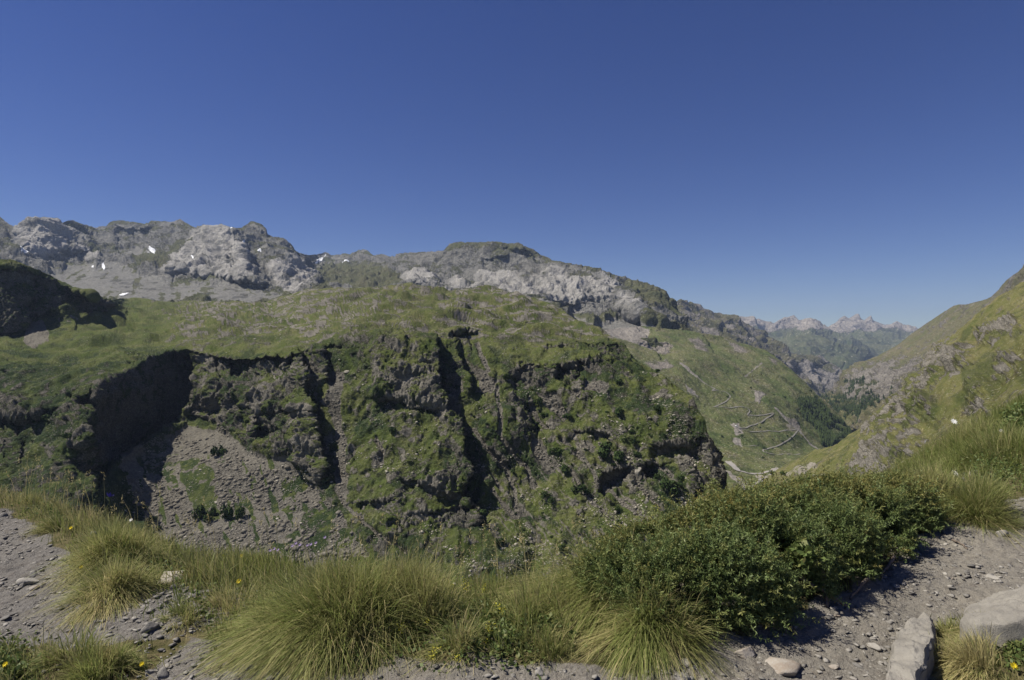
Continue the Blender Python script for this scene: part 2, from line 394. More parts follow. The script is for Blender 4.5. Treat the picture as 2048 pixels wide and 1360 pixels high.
mas = relief('limestone_mountain', -130, 1440, 1.25, MAS_TOP, [(-130, 640), (700, 620), (1100, 680), (1440, 760)], 200,
             [(-120, 420, 2500), (0, 436, 2700), (62, 437, 2650), (118, 438, 2700), (180, 455, 3000), (300, 446, 3200), (400, 455, 2900), (440, 452, 2700), (508, 443, 2900), (600, 508, 2900), (640, 510, 3900), (720, 500, 4000), (800, 512, 3500), (850, 504, 3000), (925, 483, 2800), (1037, 486, 2700), (1104, 520, 2650), (1250, 557, 2450), (1342, 608, 2150), (1369, 659, 1950), (1440, 720, 1800),
              (100, 540, 2250), (40, 510, 2300), (250, 500, 2700), (320, 520, 2550), (440, 540, 2250), (600, 560, 2350), (680, 550, 2900), (800, 560, 2500), (0, 600, 1600), (250, 600, 1750), (450, 600, 1700), (620, 600, 1750), (800, 590, 2050), (900, 560, 2450), (1000, 545, 2350), (1100, 545, 2280), (1200, 570, 2150), (1000, 600, 1950), (1200, 640, 1780), (1280, 635, 1800), (1330, 640, 1900), (1200, 690, 1500), (1370, 700, 1650)],
             [('poly', DOME_A, 12, -.035), ('poly', DOME_B, 14, -.05), ('poly', DOME_C, 10, -.045), ('poly', PALE, 9, -.022), ('poly', PALE2, 5, -.03), ('poly', PALE3, 5, -.025),
              ('poly', [(465, 470), (485, 490), (497, 540), (533, 567), (510, 572), (480, 562), (470, 520)], 6, -.03),
              ('step', [(1105, 600), (1150, 608), (1186, 600), (1244, 622), (1288, 634)], .035, 16, 60), ('step', [(960, 520), (1050, 512), (1100, 528)], .02, 12, 40), ('step', [(1000, 496), (1050, 505), (1085, 508)], .015, 8, 30), ('step', [(340, 545), (420, 552), (500, 560)], .02, 10, 30), ('step', [(120, 500), (150, 500), (182, 500)], .04, 12, 30), ('step', [(225, 452), (260, 462), (310, 458)], .03, 14, 40)],
             [mas_disp], mas_mask, m_mas, back=(.9, .3), warp=4)

# valley side with the hairpin road
m_val = terrain_mat('valley_ground', (.078, .106, .033), (.108, .122, .045), (.24, .215, .18), (.16, .14, .12), (.27, .245, .21), (.17, .15, .07), 5.5, .7)
VAL_TOP = [(1000, 600), (1100, 628), (1140, 640), (1200, 662), (1250, 655), (1290, 652), (1330, 655), (1370, 660), (1400, 664), (1440, 672), (1465, 680), (1480, 688), (1497, 690), (1510, 697), (1530, 700), (1545, 708), (1560, 722), (1580, 738), (1600, 757), (1622, 778), (1640, 795), (1660, 812), (1680, 833), (1695, 850), (1710, 872), (1730, 900), (1780, 930)]
ROAD = [(1424, 779), (1428, 781), (1425, 785), (1418, 788), (1424, 788), (1436, 787), (1446, 790), (1455, 796), (1459, 800), (1454, 805), (1444, 811), (1434, 817), (1424, 820)]
ROAD2 = [(1424, 820), (1440, 821), (1456, 820), (1472, 817), (1485, 818), (1495, 820), (1500, 823), (1498, 826), (1493, 829), (1510, 829), (1530, 829), (1548, 828), (1540, 832), (1530, 836), (1520, 842), (1508, 848), (1496, 853), (1482, 857), (1474, 860), (1484, 861), (1510, 861), (1550, 860), (1580, 858), (1599, 857), (1594, 863), (1588, 871), (1576, 880), (1560, 890), (1545, 897), (1532, 902), (1523, 907), (1524, 911), (1534, 914), (1556, 915), (1580, 915), (1600, 913)]
def val_disp(R, P):
    k = .3 + .7 * sstep(0, 14, R.y - R.y[0])
    cl = sstep(-4, 5, poly_sd(R.wx, R.wy, [(1275, 682), (1330, 685), (1350, 690), (1330, 705), (1300, 702)]))
    return k * (fbm(P / 150, 4) * 9 + ridged(P / 60, 4) * 3) + sstep(3, 8, np.minimum(line_d(R.x, R.y, ROAD), line_d(R.x, R.y, ROAD2))) * (1.0 * perlin(P / 9) + .6 * perlin(P / 5)) + cl * 5 * perlin(P / np.array([7, 7, 40]))
def val_mask(R):
    n = fbm(R.P / 60, 5); n2 = fbm(R.P / 22 + 5, 4)
    p = lambda pts, s=5: sstep(-s, s, poly_sd(R.wx, R.wy, pts))
    cl = np.maximum.reduce([p([(1275, 682), (1330, 685), (1350, 690), (1330, 705), (1300, 702)]), p([(1290, 725), (1330, 720), (1350, 735), (1310, 742)]) * .7, p([(1372, 675), (1400, 672), (1420, 690), (1415, 702), (1395, 695)]) * .6,
                            p([(1450, 680), (1470, 690), (1490, 705), (1470, 705)]) * .7, p([(1525, 705), (1560, 725), (1545, 735)]) * .5, p([(1510, 790), (1530, 792), (1518, 808)]) * .8, p([(1570, 830), (1598, 848), (1605, 862), (1580, 850)]) * .6])
    sc = np.maximum.reduce([p([(1130, 655), (1148, 632), (1180, 655), (1240, 645), (1262, 640), (1300, 660), (1290, 690), (1230, 680), (1180, 670)], 8), p([(1368, 770), (1390, 785), (1395, 800), (1370, 790)]) * .8, p([(1460, 850), (1480, 845), (1485, 870), (1470, 880)], 4), p([(1466, 882), (1480, 885), (1482, 898), (1468, 892)], 3),
                            p([(1450, 930), (1480, 960), (1510, 985), (1490, 990), (1460, 960)], 4) * .9, p([(1500, 945), (1560, 935), (1590, 930), (1560, 960), (1520, 970)], 6) * sstep(-.1, .3, n2), p([(1505, 785), (1530, 790), (1520, 808), (1508, 806)], 3) * .9])
    pathd = line_d(R.wx * .6 + R.x * .4, R.wy * .6 + R.y * .4, [(1362, 725), (1390, 745), (1410, 768), (1424, 780)])
    sc = np.maximum(sc, .7 * sstep(3.5, 1.2, pathd))
    sc = np.maximum(sc, .6 * sstep(3, 1, line_d(R.x, R.y, [(1490, 752), (1510, 738), (1522, 730)])))
    sc = np.maximum(sc, .7 * sstep(3, 1, line_d(R.x, R.y, [(1548, 818), (1560, 828), (1575, 840), (1598, 857), (1620, 885), (1650, 905)])))
    strk = sstep(.1, .4, fbm(np.stack([(R.x - 1.6 * R.y) / 9, R.y / 90, 0 * R.x], -1), 3)) * p([(1470, 690), (1560, 700), (1660, 820), (1560, 780), (1480, 730)], 25)
    wood = p([(1600, 800), (1625, 797), (1655, 825), (1690, 855), (1700, 880), (1680, 895), (1650, 888), (1625, 848)], 7)
    rock = np.clip(.18 + n * .3 + .15 * n2 + .75 * cl, 0, 1)
    R.n = n
    return np.stack([rock, np.clip(sc, 0, 1), np.clip(.3 + .5 * n + .2 * n2, 0, 1), np.clip(.7 * strk + .5 * sstep(.15, .45, -n2) * sstep(800, 850, R.y) + wood * .8, 0, 1)], -1)
val = relief('valley_side', 1000, 1780, 1.0, VAL_TOP, [(1000, 760), (1200, 860), (1400, 1040), (1560, 1060), (1780, 980)], 400,
             [(1000, 600, 1700), (1140, 640, 1500), (1250, 655, 1650), (1370, 660, 1750), (1480, 688, 1800), (1540, 705, 1750), (1600, 757, 1600), (1640, 795, 1520), (1700, 860, 1450), (1780, 930, 1350), (1200, 720, 1200), (1300, 740, 1250), (1400, 720, 1430), (1480, 760, 1420), (1540, 800, 1330), (1620, 850, 1330), (1660, 890, 1260),
              (1400, 830, 1150), (1480, 860, 1100), (1540, 850, 1170), (1590, 870, 1180), (1420, 920, 900), (1500, 915, 980), (1580, 915, 1050), (1500, 942, 860), (1560, 940, 880), (1450, 960, 700), (1500, 985, 640), (1480, 1030, 560), (1200, 860, 900), (1000, 760, 1000), (1700, 960, 900)],
             [('step', [(1272, 684), (1300, 686), (1335, 688), (1350, 692)], .015, 10, 20), ('ravine', [(1270, 650), (1290, 675), (1310, 705), (1330, 730)], .02, 40, 20), ('ravine', [(1405, 672), (1422, 690), (1428, 705)], .02, 30, 12)],
             [val_disp], val_mask, m_val, back=(.6, .3), warp=3)

# the plateau hill across the ravine
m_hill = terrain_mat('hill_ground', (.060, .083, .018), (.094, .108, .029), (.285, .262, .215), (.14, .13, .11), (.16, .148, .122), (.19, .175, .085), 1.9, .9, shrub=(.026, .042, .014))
HILL_TOP = [(-140, 512), (0, 519), (27, 520), (58, 532), (99, 550), (133, 567), (154, 576), (181, 581), (196, 588), (205, 595), (213, 600), (219, 601), (240, 597), (294, 598), (318, 604), (369, 602), (437, 602), (513, 606), (533, 604), (560, 595), (608, 581), (640, 577), (666, 574), (709, 577), (764, 575), (785, 571), (803, 569), (823, 567), (850, 575), (897, 580), (951, 576), (987, 577), (1022, 584), (1069, 596), (1108, 610), (1131, 625), (1155, 643), (1180, 652), (1198, 658), (1225, 674), (1248, 690),
            (1262, 708), (1272, 720), (1303, 737), (1326, 752), (1350, 772), (1373, 795), (1390, 816), (1400, 830), (1405, 846), (1410, 863), (1420, 880), (1426, 893), (1435, 920), (1443, 946), (1441, 965), (1447, 985), (1460, 1010), (1480, 1050), (1500, 1120)]
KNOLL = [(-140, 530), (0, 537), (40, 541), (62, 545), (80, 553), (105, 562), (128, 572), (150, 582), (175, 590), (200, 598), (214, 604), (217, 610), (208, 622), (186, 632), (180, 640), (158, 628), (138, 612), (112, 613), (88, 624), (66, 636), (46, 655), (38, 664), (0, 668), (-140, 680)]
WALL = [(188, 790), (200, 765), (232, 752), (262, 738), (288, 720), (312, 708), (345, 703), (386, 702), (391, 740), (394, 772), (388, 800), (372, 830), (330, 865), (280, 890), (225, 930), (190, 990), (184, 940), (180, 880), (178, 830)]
SCREE = [(250, 905), (300, 885), (350, 868), (375, 850), (420, 862), (440, 850), (470, 880), (500, 905), (540, 915), (575, 915), (600, 940), (640, 985), (690, 1040), (740, 1120), (400, 1180), (330, 1100), (290, 1040), (260, 980), (235, 935)]
RSCREES = [[(945, 735), (973, 743), (993, 768), (989, 787), (965, 790), (955, 765)], [(1066, 787), (1092, 795), (1114, 788), (1135, 821), (1126, 842), (1094, 815)], [(1170, 762), (1218, 768), (1213, 789), (1190, 782), (1168, 783)], [(1060, 873), (1081, 885), (1096, 908), (1112, 950), (1092, 943), (1063, 905)],
           [(1245, 992), (1262, 995), (1292, 1030), (1280, 1034)], [(1140, 783), (1165, 785), (1160, 797), (1142, 790)], [(1357, 1022), (1372, 1022), (1375, 1040), (1362, 1040)], [(1172, 883), (1185, 890), (1184, 905), (1175, 900)], [(1328, 940), (1345, 952), (1342, 956)]]
GULLY = [[(665, 760), (672, 800), (677, 860), (682, 920), (684, 975), (690, 1010), (730, 1050), (770, 1085), (815, 1115)], [(948, 858), (975, 900), (1010, 938), (1030, 990), (1034, 1032)], [(985, 985), (1010, 1015), (1032, 1036)], [(955, 690), (968, 725), (978, 745)], [(995, 870), (1020, 905), (1055, 940), (1068, 975)], [(980, 955), (1005, 985)],
         [(1125, 885), (1160, 915), (1185, 940), (1198, 975)], [(1145, 945), (1165, 985), (1200, 1020), (1225, 1045)], [(1210, 975), (1250, 1010), (1290, 1040)], [(1270, 970), (1300, 1000), (1325, 1030)], [(1305, 920), (1325, 940), (1345, 955)], [(1200, 890), (1222, 905), (1245, 915)], [(1155, 890), (1185, 905)], [(993, 780), (1000, 830), (998, 875)], [(1060, 800), (1075, 840), (1100, 865)], [(755, 880), (768, 905), (765, 925)]]
def hill_cliff(R):
    p = lambda pts, s=6: sstep(-s, s, poly_sd(R.wx, R.wy, pts))
    if not hasattr(R, 'cliff'):
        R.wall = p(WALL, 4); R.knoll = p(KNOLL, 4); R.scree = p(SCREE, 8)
        R.scree2 = np.maximum.reduce([p(q, 3) for q in RSCREES])
        R.gully = np.maximum.reduce([sstep(6.5 + 3 * perlin(np.stack([R.x / 30, R.y / 30, 0 * R.x + k], -1)), 2.0, line_d(R.wx * .5 + R.x * .5, R.wy * .5 + R.y * .5, g)) for k, g in enumerate(GULLY)])
        R.gully = np.maximum(R.gully, p([(655, 760), (668, 745), (690, 745), (684, 820), (695, 900), (700, 990), (690, 1020), (672, 985), (676, 900), (664, 830)], 5) * .95)
        R.cliff = np.maximum.reduce([R.wall, R.knoll, p([(385, 705), (490, 716), (600, 712), (650, 680), (660, 740), (640, 780), (590, 790), (540, 765), (456, 758), (395, 740)]) * .95,
                                     p([(395, 740), (456, 758), (560, 775), (620, 815), (650, 960), (600, 930), (520, 905), (470, 870), (430, 850), (395, 830)]) * .75,
                                     p([(640, 690), (760, 660), (880, 660), (945, 680), (945, 800), (900, 830), (820, 790), (755, 795), (740, 730)]) * .48,
                                     p([(755, 770), (840, 780), (900, 800), (930, 880), (900, 850), (840, 822), (752, 800)]) * .9,
                                     p([(780, 950), (860, 955), (940, 920), (940, 1000), (880, 992), (800, 965)]) * .9, p([(700, 1005), (790, 995), (795, 1012), (720, 1018)]) * .9, p([(780, 1030), (860, 1020), (955, 1005), (960, 1070), (850, 1060), (800, 1085), (760, 1060)]) * .9,
                                     p([(1030, 728), (1080, 722), (1112, 735), (1112, 765), (1060, 785), (1020, 750)]) * .95, p([(1120, 720), (1160, 718), (1240, 695), (1262, 715), (1245, 755), (1180, 755), (1150, 785), (1130, 770)]) * .8, p([(1090, 688), (1200, 685), (1260, 690), (1240, 712), (1110, 712)]) * .55,
                                     p([(1134, 862), (1180, 855), (1225, 862), (1228, 880), (1180, 875), (1140, 876)]) * .9, p([(1298, 888), (1350, 880), (1405, 878), (1425, 890), (1445, 950), (1432, 985), (1420, 960), (1410, 912), (1340, 912), (1310, 915)]) * .9,
                                     p([(1198, 940), (1230, 930), (1262, 925), (1300, 920), (1312, 935), (1290, 965), (1240, 980), (1205, 985)]) * .9, p([(1370, 945), (1410, 945), (1425, 975), (1390, 990), (1380, 1000)]) * .9, p([(1010, 790), (1045, 800), (1075, 870), (1060, 885), (1035, 860)]) * .8,
                                     p([(0, 790), (60, 800), (100, 830), (150, 800), (185, 790), (180, 860), (90, 850), (0, 850)]) * .75, p([(150, 820), (185, 840), (190, 990), (160, 960), (140, 900)]) * .6, p([(0, 900), (30, 850), (40, 930), (0, 960)]) * .5])
    return R.cliff
def hill_disp1(R, P):
    c = hill_cliff(R); s = np.maximum(np.maximum(R.scree, R.scree2), R.gully * .8)
    k = .25 + .75 * sstep(0, 10, R.y - R.y[0])
    plat = sstep(720, 660, R.wy) * (1 - c) * (R.wx > 150)
    R.plat = plat
    ledge = perlin(np.stack([P[..., 0] / 60, P[..., 1] / 60, P[..., 2] / 7 + .6 * perlin(P / 30)], -1))
    cols = ridged(P / np.array([13, 13, 55]), 4, .55)
    a = (1 - s) * k * (fbm(P / 48, 4) * 4.2 + ridged(P / 22, 4) * 2.2)
    a = a + c * (1 - s) * (1 - .65 * R.wall) * (cols * 2.6 + ledge * 2.4 + 3.4 * blocks(P / np.array([13, 13, 24]) + .25 * perlin(P / 6)[..., None], 2.5) + 1.8 * blocks(P / np.array([5.5, 5.5, 10]) + 40, 2.2) + .9 * blocks(P / np.array([2.6, 2.6, 4.5]) + 80, 2))
    a = a + R.knoll * 4 * fbm(P / 26, 3)
    a = a + plat * k * (np.maximum(0, perlin(np.stack([P[..., 0] / 34, P[..., 1] / 26, P[..., 2] / 14], -1))) * 13 + ledge * 2.8 + 5 * fbm(P / 75 + 5, 2) + 2.0 * np.maximum(0, blocks(np.stack([P[..., 0] / 26, P[..., 1] / 15, P[..., 2] / 9], -1) + 9, 2)))
    a = a + (1 - s) * (1 - .5 * plat) * 1.0 * ledge + (1 - s) * (1 - plat) * (1 - c) * 1.5 * np.maximum(-.2, blocks(P / np.array([9, 9, 7]) + 60, 2))
    face = sstep(705, 760, R.wy) * (1 - s)
    a = a + face * k * 4.2 * (1 - .6 * R.wall) * ridged(np.stack([P[..., 0] / 24 - P[..., 2] / 120, P[..., 1] / 40, P[..., 2] / 130], -1), 3, .5)
    return a + s * .5 * perlin(P / 12)
def hill_disp2(R, P):
    c = R.cliff; s = np.maximum(R.scree, R.gully)
    rough = .55 + .9 * c * (1 - .5 * R.wall) + .45 * R.plat
    return (1 - .6 * s) * (1 - .85 * R.plat) * rough * (ridged(P / np.array([6, 6, 9]), 3, .55) * 1.3 + .6 * perlin(P / 2.6) + .45 * perlin(P / 1.5))
def hill_mask(R):
    c = R.cliff; P = R.P; nz = R.N[..., 2]
    n = fbm(P / 40, 5); n2 = fbm(P / 12 + 3, 4); n3 = fbm(P / 5 + 8, 3)
    outcrop = fbm(np.stack([P[..., 0] / 20, P[..., 1] / 12, P[..., 2] / 5 + P[..., 0] / 60], -1), 5, .62)
    zone = sstep(250, 430, R.wx + 40 * n) * (1 - .35 * sstep(700, 800, R.wx) * sstep(950, 860, R.wx))
    rightz = sstep(1000, 1060, R.wx) * sstep(760, 700, R.wy)
    pl = R.plat * sstep(.0, .22, outcrop + .2 * n) * np.maximum(zone, rightz)
    steep = sstep(.78, .48, nz + .12 * n2)
    rock = np.clip(.08 + .3 * n2 + .2 * n3 + c * (.02 + .3 * n + .3 * n2) + .60 * steep * (.25 + .75 * c) + .75 * pl, 0, 1)
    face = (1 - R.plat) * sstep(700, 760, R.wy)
    rock = np.clip(rock + face * .42 * sstep(.0, .4, fbm(P / 9 + 30, 4)), 0, 1)
    strk = sstep(.14, .36, fbm(np.stack([(R.wx - .82 * R.wy) / 9, (R.wx + R.wy) / 110, 0 * R.x], -1), 4)) * sstep(960, 1010, R.wx) * sstep(840, 900, R.wy)
    sc = np.clip(np.maximum.reduce([R.scree * sstep(-.85, -.2, n + .5 * n2), R.scree2, R.gully * .9, .55 * strk]), 0, 1)
    veg = sstep(-6, 6, poly_sd(R.wx, R.wy, [(362, 920), (400, 915), (425, 940), (430, 1000), (445, 1040), (400, 1040), (380, 1000), (360, 960)]))
    veg = np.maximum(veg, sstep(-6, 6, poly_sd(R.wx, R.wy, [(190, 925), (235, 935), (262, 985), (290, 1040), (330, 1090), (200, 1090), (180, 1000)])))
    veg = np.maximum(veg, sstep(-5, 5, poly_sd(R.wx, R.wy, [(370, 835), (395, 830), (440, 850), (425, 862), (380, 850)])))
    veg = np.maximum(veg, R.scree * sstep(.12, .4, fbm(P / np.array([14, 14, 22]) + 60, 4)) * (.35 + .65 * sstep(540, 640, R.wx)))
    veg = np.maximum(veg, .9 * R.scree * sstep(.22, .40, fbm(np.stack([(R.wx - .25 * R.wy) / 15, R.wy / 65, 0 * R.x + 5], -1), 4)) * sstep(890, 930, R.wy))
    veg = veg * sstep(-.75, -.1, n2 + .6 * n3 + .3 * n)
    R.veg = veg
    sc = sc * (1 - veg); rock = rock * (1 - .9 * veg) * (1 - .8 * R.scree)
    kn = sstep(-4, 6, poly_sd(R.wx, R.wy, [(50, 650), (85, 645), (100, 668), (95, 690), (60, 700), (45, 680)])) + .6 * sstep(-4, 6, poly_sd(R.wx, R.wy, [(110, 625), (150, 630), (165, 645), (120, 655)])) * sstep(-.1, .3, n3)
    sc = np.maximum(sc, kn)
    dark = np.clip(.85 * sstep(-.02, .32, -n + .6 * n2) * (1 - .6 * R.plat) + .35 * face * sstep(-.2, .25, fbm(P / 7 + 50, 3)) + .5 * sstep(700, 760, R.wy) * sstep(260, 180, R.wx) + .8 * R.knoll + .9 * R.wall + .5 * veg, 0, 1)  # wall term puts the big cliff's shade into the rock colour
    pale = np.clip(.15 + .35 * n2 + .5 * R.plat * sstep(-.2, .3, n3) * sstep(280, 420, R.wx) + .5 * strk, 0, 1)
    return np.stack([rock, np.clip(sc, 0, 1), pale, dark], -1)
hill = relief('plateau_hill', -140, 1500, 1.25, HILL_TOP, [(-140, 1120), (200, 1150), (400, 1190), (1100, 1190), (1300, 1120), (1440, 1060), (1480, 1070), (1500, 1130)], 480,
              [(-140, 512, 640), (0, 519, 640), (60, 532, 660), (133, 567, 700), (200, 592, 740), (240, 597, 1050), (370, 602, 1080), (510, 606, 1000), (610, 581, 900), (700, 577, 860), (823, 567, 820), (900, 580, 780), (987, 577, 760), (1069, 596, 700), (1131, 625, 640), (1198, 658, 570), (1248, 690, 510), (1303, 737, 460), (1350, 772, 430), (1400, 830, 400), (1426, 893, 385), (1443, 946, 375), (1460, 1010, 350),
               (0, 680, 590), (100, 660, 640), (200, 645, 700), (300, 640, 800), (450, 640, 760), (600, 640, 680), (700, 620, 680), (0, 720, 480), (120, 720, 500), (250, 690, 560), (380, 690, 540), (500, 700, 500), (590, 708, 470), (660, 668, 500), (760, 650, 500), (870, 655, 490), (960, 680, 490), (1060, 690, 490), (1160, 700, 475),
               (0, 780, 430), (100, 770, 430), (190, 770, 420), (380, 720, 520), (385, 835, 490), (300, 880, 440), (230, 925, 400), (440, 770, 465), (480, 855, 440), (560, 800, 432), (580, 900, 400), (640, 970, 385), (700, 740, 435), (700, 850, 408), (700, 980, 372), (760, 800, 415), (850, 790, 417), (850, 900, 380), (900, 980, 358), (760, 960, 370), (800, 1050, 345), (940, 1060, 345),
               (960, 780, 425), (935, 725, 445), (1000, 850, 402), (1040, 780, 440), (1040, 950, 388), (1100, 850, 418), (1150, 780, 430), (1200, 850, 405), (1300, 820, 405), (1300, 900, 385), (1200, 950, 375), (1380, 900, 385), (1300, 1000, 360), (1150, 1050, 345), (1000, 1060, 345),
               (0, 860, 395), (100, 880, 375), (180, 880, 360), (0, 960, 355), (120, 980, 340), (190, 990, 345), (280, 1000, 385), (400, 950, 400), (450, 1080, 345), (560, 1000, 375), (330, 1090, 350), (650, 1090, 338), (100, 1120, 300), (400, 1190, 310), (800, 1190, 310), (1100, 1190, 305), (1400, 1070, 330), (1500, 1130, 310)],
              [('set', KNOLL, 3, [(0, 537, 640), (0, 667, 606), (60, 545, 660), (60, 640, 630), (130, 570, 690), (130, 612, 676), (215, 605, 750), (180, 635, 725)]),
               ('ravine', [(60, 548), (64, 570), (58, 600), (52, 640)], .03, 30, 10), ('ravine', [(128, 572), (132, 590), (134, 606)], .012, 25, 6),
               ('set', WALL, 2.5, [(190, 790, 402), (186, 900, 398), (190, 985, 385), (262, 738, 465), (250, 905, 462), (312, 708, 505), (310, 868, 500), (386, 702, 565), (392, 760, 560), (385, 820, 545)]),
               ('ravine', [(596, 700), (600, 714), (612, 757), (604, 785), (624, 812), (631, 860), (644, 905), (651, 940), (657, 968)], .05, 45, 14, .012),
               ('ravine', [(645, 690), (650, 720), (652, 750), (648, 775)], .035, 40, 8),
               ('ravine', [(868, 660), (872, 690), (874, 723), (877, 759), (886, 790), (895, 812), (911, 834), (923, 865), (928, 896), (936, 930), (932, 960), (924, 990), (950, 1020), (955, 1062)], .05, 60, 22, .012),
               ('ravine', [(898, 664), (916, 704), (928, 732), (938, 760), (936, 795), (918, 800)], .035, 40, 10, .01), ('ravine', [(925, 668), (936, 690), (942, 712)], .025, 25, 8),
               ('ravine', [(794, 655), (803, 672), (808, 690)], .025, 25, 8),
               ('step', [(430, 712), (487, 718), (518, 716), (560, 715), (604, 713)], .03, 3, 45), ('step', [(386, 702), (450, 716), (487, 718), (518, 716), (560, 715), (600, 713)], .035, 40, 30), ('ravine', [(516, 714), (518, 735), (520, 757)], -.02, 30, 6), ('ravine', [(455, 722), (458, 740), (460, 756)], .03, 60, 6),
               ('ravine', [(578, 720), (582, 760), (585, 786)], .02, 12, 8), ('ravine', [(508, 822), (510, 850), (512, 890)], .045, 40, 6),
               ('step', [(470, 868), (520, 860), (560, 850), (600, 880)], .01, 30, 40),
               ('step', [(750, 792), (780, 796), (806, 800), (843, 814), (887, 826)], .012, 5, 30), ('step', [(795, 955), (840, 960), (888, 985), (930, 985)], .02, 14, 30), ('step', [(713, 1003), (760, 1000), (795, 996)], .015, 10, 20), ('step', [(785, 1030), (860, 1022), (955, 1005)], .022, 24, 30),
               ('poly', [(744, 790), (746, 750), (755, 723), (765, 724), (800, 720), (860, 740), (880, 770), (880, 815), (840, 805), (800, 795)], 8, -.008),
               ('step', [(1020, 742), (1060, 728), (1110, 735)], .02, 24, 30), ('ravine', [(1096, 728), (1106, 745), (1110, 766)], .05, 40, 8), ('ravine', [(1150, 720), (1152, 740), (1150, 762)], .045, 40, 8), ('step', [(1118, 728), (1160, 722), (1240, 728)], .015, 20, 30),
               ('step', [(1085, 690), (1130, 692), (1200, 690), (1250, 698)], .015, 10, 25), ('step', [(1134, 862), (1180, 858), (1226, 868)], .02, 12, 25), ('step', [(1298, 888), (1350, 884), (1407, 882)], .022, 20, 25), ('step', [(1198, 942), (1230, 938), (1262, 932)], .04, 26, 25), ('ravine', [(1287, 925), (1290, 945), (1288, 966)], .04, 25, 8), ('ravine', [(1420, 895), (1434, 920), (1440, 952), (1426, 985)], .05, 40, 10), ('ravine', [(1370, 945), (1384, 965), (1388, 1000)], .03, 25, 10),
               ('ravine', [(1030, 805), (1042, 830), (1062, 868), (1072, 880)], .04, 35, 10),
               ('ravine', [(120, 790), (150, 820), (180, 850)], .02, 30, 10), ('step', [(0, 832), (68, 828), (147, 806), (190, 780)], .04, 14, 40), ('ravine', [(20, 850), (32, 890), (36, 940)], .03, 30, 15),
               ('step', [(670, 597), (710, 600), (780, 596)], .012, 8, 20), ('step', [(290, 612), (340, 608), (360, 615)], .02, 8, 20), ('step', [(380, 650), (405, 646), (428, 648)], .02, 8, 15), ('step', [(240, 628), (270, 630), (285, 628)], .02, 8, 15), ('step', [(1020, 655), (1080, 650), (1140, 668)], .012, 8, 20)],
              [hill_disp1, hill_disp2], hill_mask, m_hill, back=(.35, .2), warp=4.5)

# steep slope on the right
m_slp = terrain_mat('slope_ground', (.092, .104, .03), (.128, .13, .042), (.235, .218, .182), (.14, .13, .112), (.26, .24, .2), (.21, .18, .085), 1.0, .9, shrub=(.035, .052, .018))
SLP_TOP = [(1380, 1060), (1440, 1030), (1467, 1012), (1498, 984), (1525, 962), (1553, 941), (1580, 926), (1605, 914), (1631, 902), (1650, 897), (1670, 891), (1697, 871), (1728, 851), (1745, 836), (1756, 822), (1764, 812), (1775, 804), (1795, 788), (1810, 776), (1826, 758), (1840, 742), (1857, 722), (1870, 702), (1881, 687), (1892, 678), (1904, 671), (1928, 650), (1951, 629), (1970, 614), (1990, 598), (2020, 581), (2048, 566), (2120, 525), (2260, 440)]
ROCKS = [(1875, 690), (1905, 682), (1915, 700), (1895, 730), (1870, 745), (1850, 745), (1862, 715)], [(1830, 760), (1890, 745), (1895, 770), (1850, 800), (1800, 830), (1775, 860), (1740, 870), (1755, 830), (1790, 800)], [(1915, 700), (1950, 690), (1955, 720), (1935, 760), (1905, 780), (1910, 740)], [(1945, 790), (1990, 730), (2030, 700), (2048, 690), (2060, 740), (2010, 770), (1985, 830), (1945, 830)], [(1690, 930), (1740, 890), (1830, 850), (1850, 880), (1800, 930), (1740, 960), (1690, 965)], [(1955, 660), (2000, 650), (2030, 640), (2048, 670), (1980, 690)], [(1820, 810), (1880, 790), (1880, 850), (1840, 860)]
def slp_disp(R, P):
    k = .3 + .7 * sstep(0, 14, R.y - R.y[0])
    if not hasattr(R, 'rk'):
        n = fbm(np.stack([R.x / 40, R.y / 40, 0 * R.x], -1), 4)
        R.rk = np.maximum.reduce([sstep(-14, 14, poly_sd(R.wx, R.wy, q) + 12 * n) for q in ROCKS])
    # gentler close to the path, rougher further out
    far_ = sstep(15, 120, P[..., 1]); s_ = np.clip(P[..., 1] / 200, .12, 1.2)[..., None]
    a = far_ * k * (fbm(P / 45, 4) * 3.2 + ridged(P / 20, 3) * 1.8)
    q = P / s_
    return a + s_[..., 0] * (R.rk * (ridged(q / np.array([14, 14, 26]), 4, .58) * 3.5 + 1.2 * perlin(q / 3) + 3.4 * blocks(q / np.array([9, 9, 15]) + 4, 2.3) + 1.6 * blocks(q / np.array([4, 4, 6]) + 14, 2)) + .45 * perlin(q / 4.5) + .3 * perlin(q / 2.2))
def slp_mask(R):
    s_ = np.clip(R.P[..., 1] / 200, .12, 1.2)[..., None]; q = R.P / s_
    n = fbm(q / 30, 5); n2 = fbm(q / 9 + 3, 4)
    strk = fbm(np.stack([(R.x + .95 * R.y) / 7, (R.x - R.y) / 70, 0 * R.x], -1), 4)
    p = lambda pts, s=5: sstep(-s, s, poly_sd(R.wx, R.wy, pts))
    steep = sstep(.75, .45, R.N[..., 2])
    n3 = fbm(q / 3.5 + 13, 4, .6)
    rock = np.clip(.08 + .25 * n2 + R.rk * (.3 + .55 * n2 + .55 * n3 + .3 * n) + .5 * steep * R.rk + .3 * sstep(.1, .4, strk + .4 * n3), 0, 1)
    sc = np.maximum.reduce([p([(1595, 985), (1615, 955), (1655, 945), (1640, 965), (1610, 982)], 3), p([(1590, 945), (1625, 930), (1640, 935), (1600, 952)], 3) * .7, p([(1560, 955), (1600, 930), (1620, 930), (1580, 960)], 4) * .5])
    return np.stack([rock, sc, np.clip(.35 + .4 * n + .5 * strk, 0, 1), np.clip(.6 * sstep(.1, .4, -n2 + .3 * strk), 0, 1)], -1)
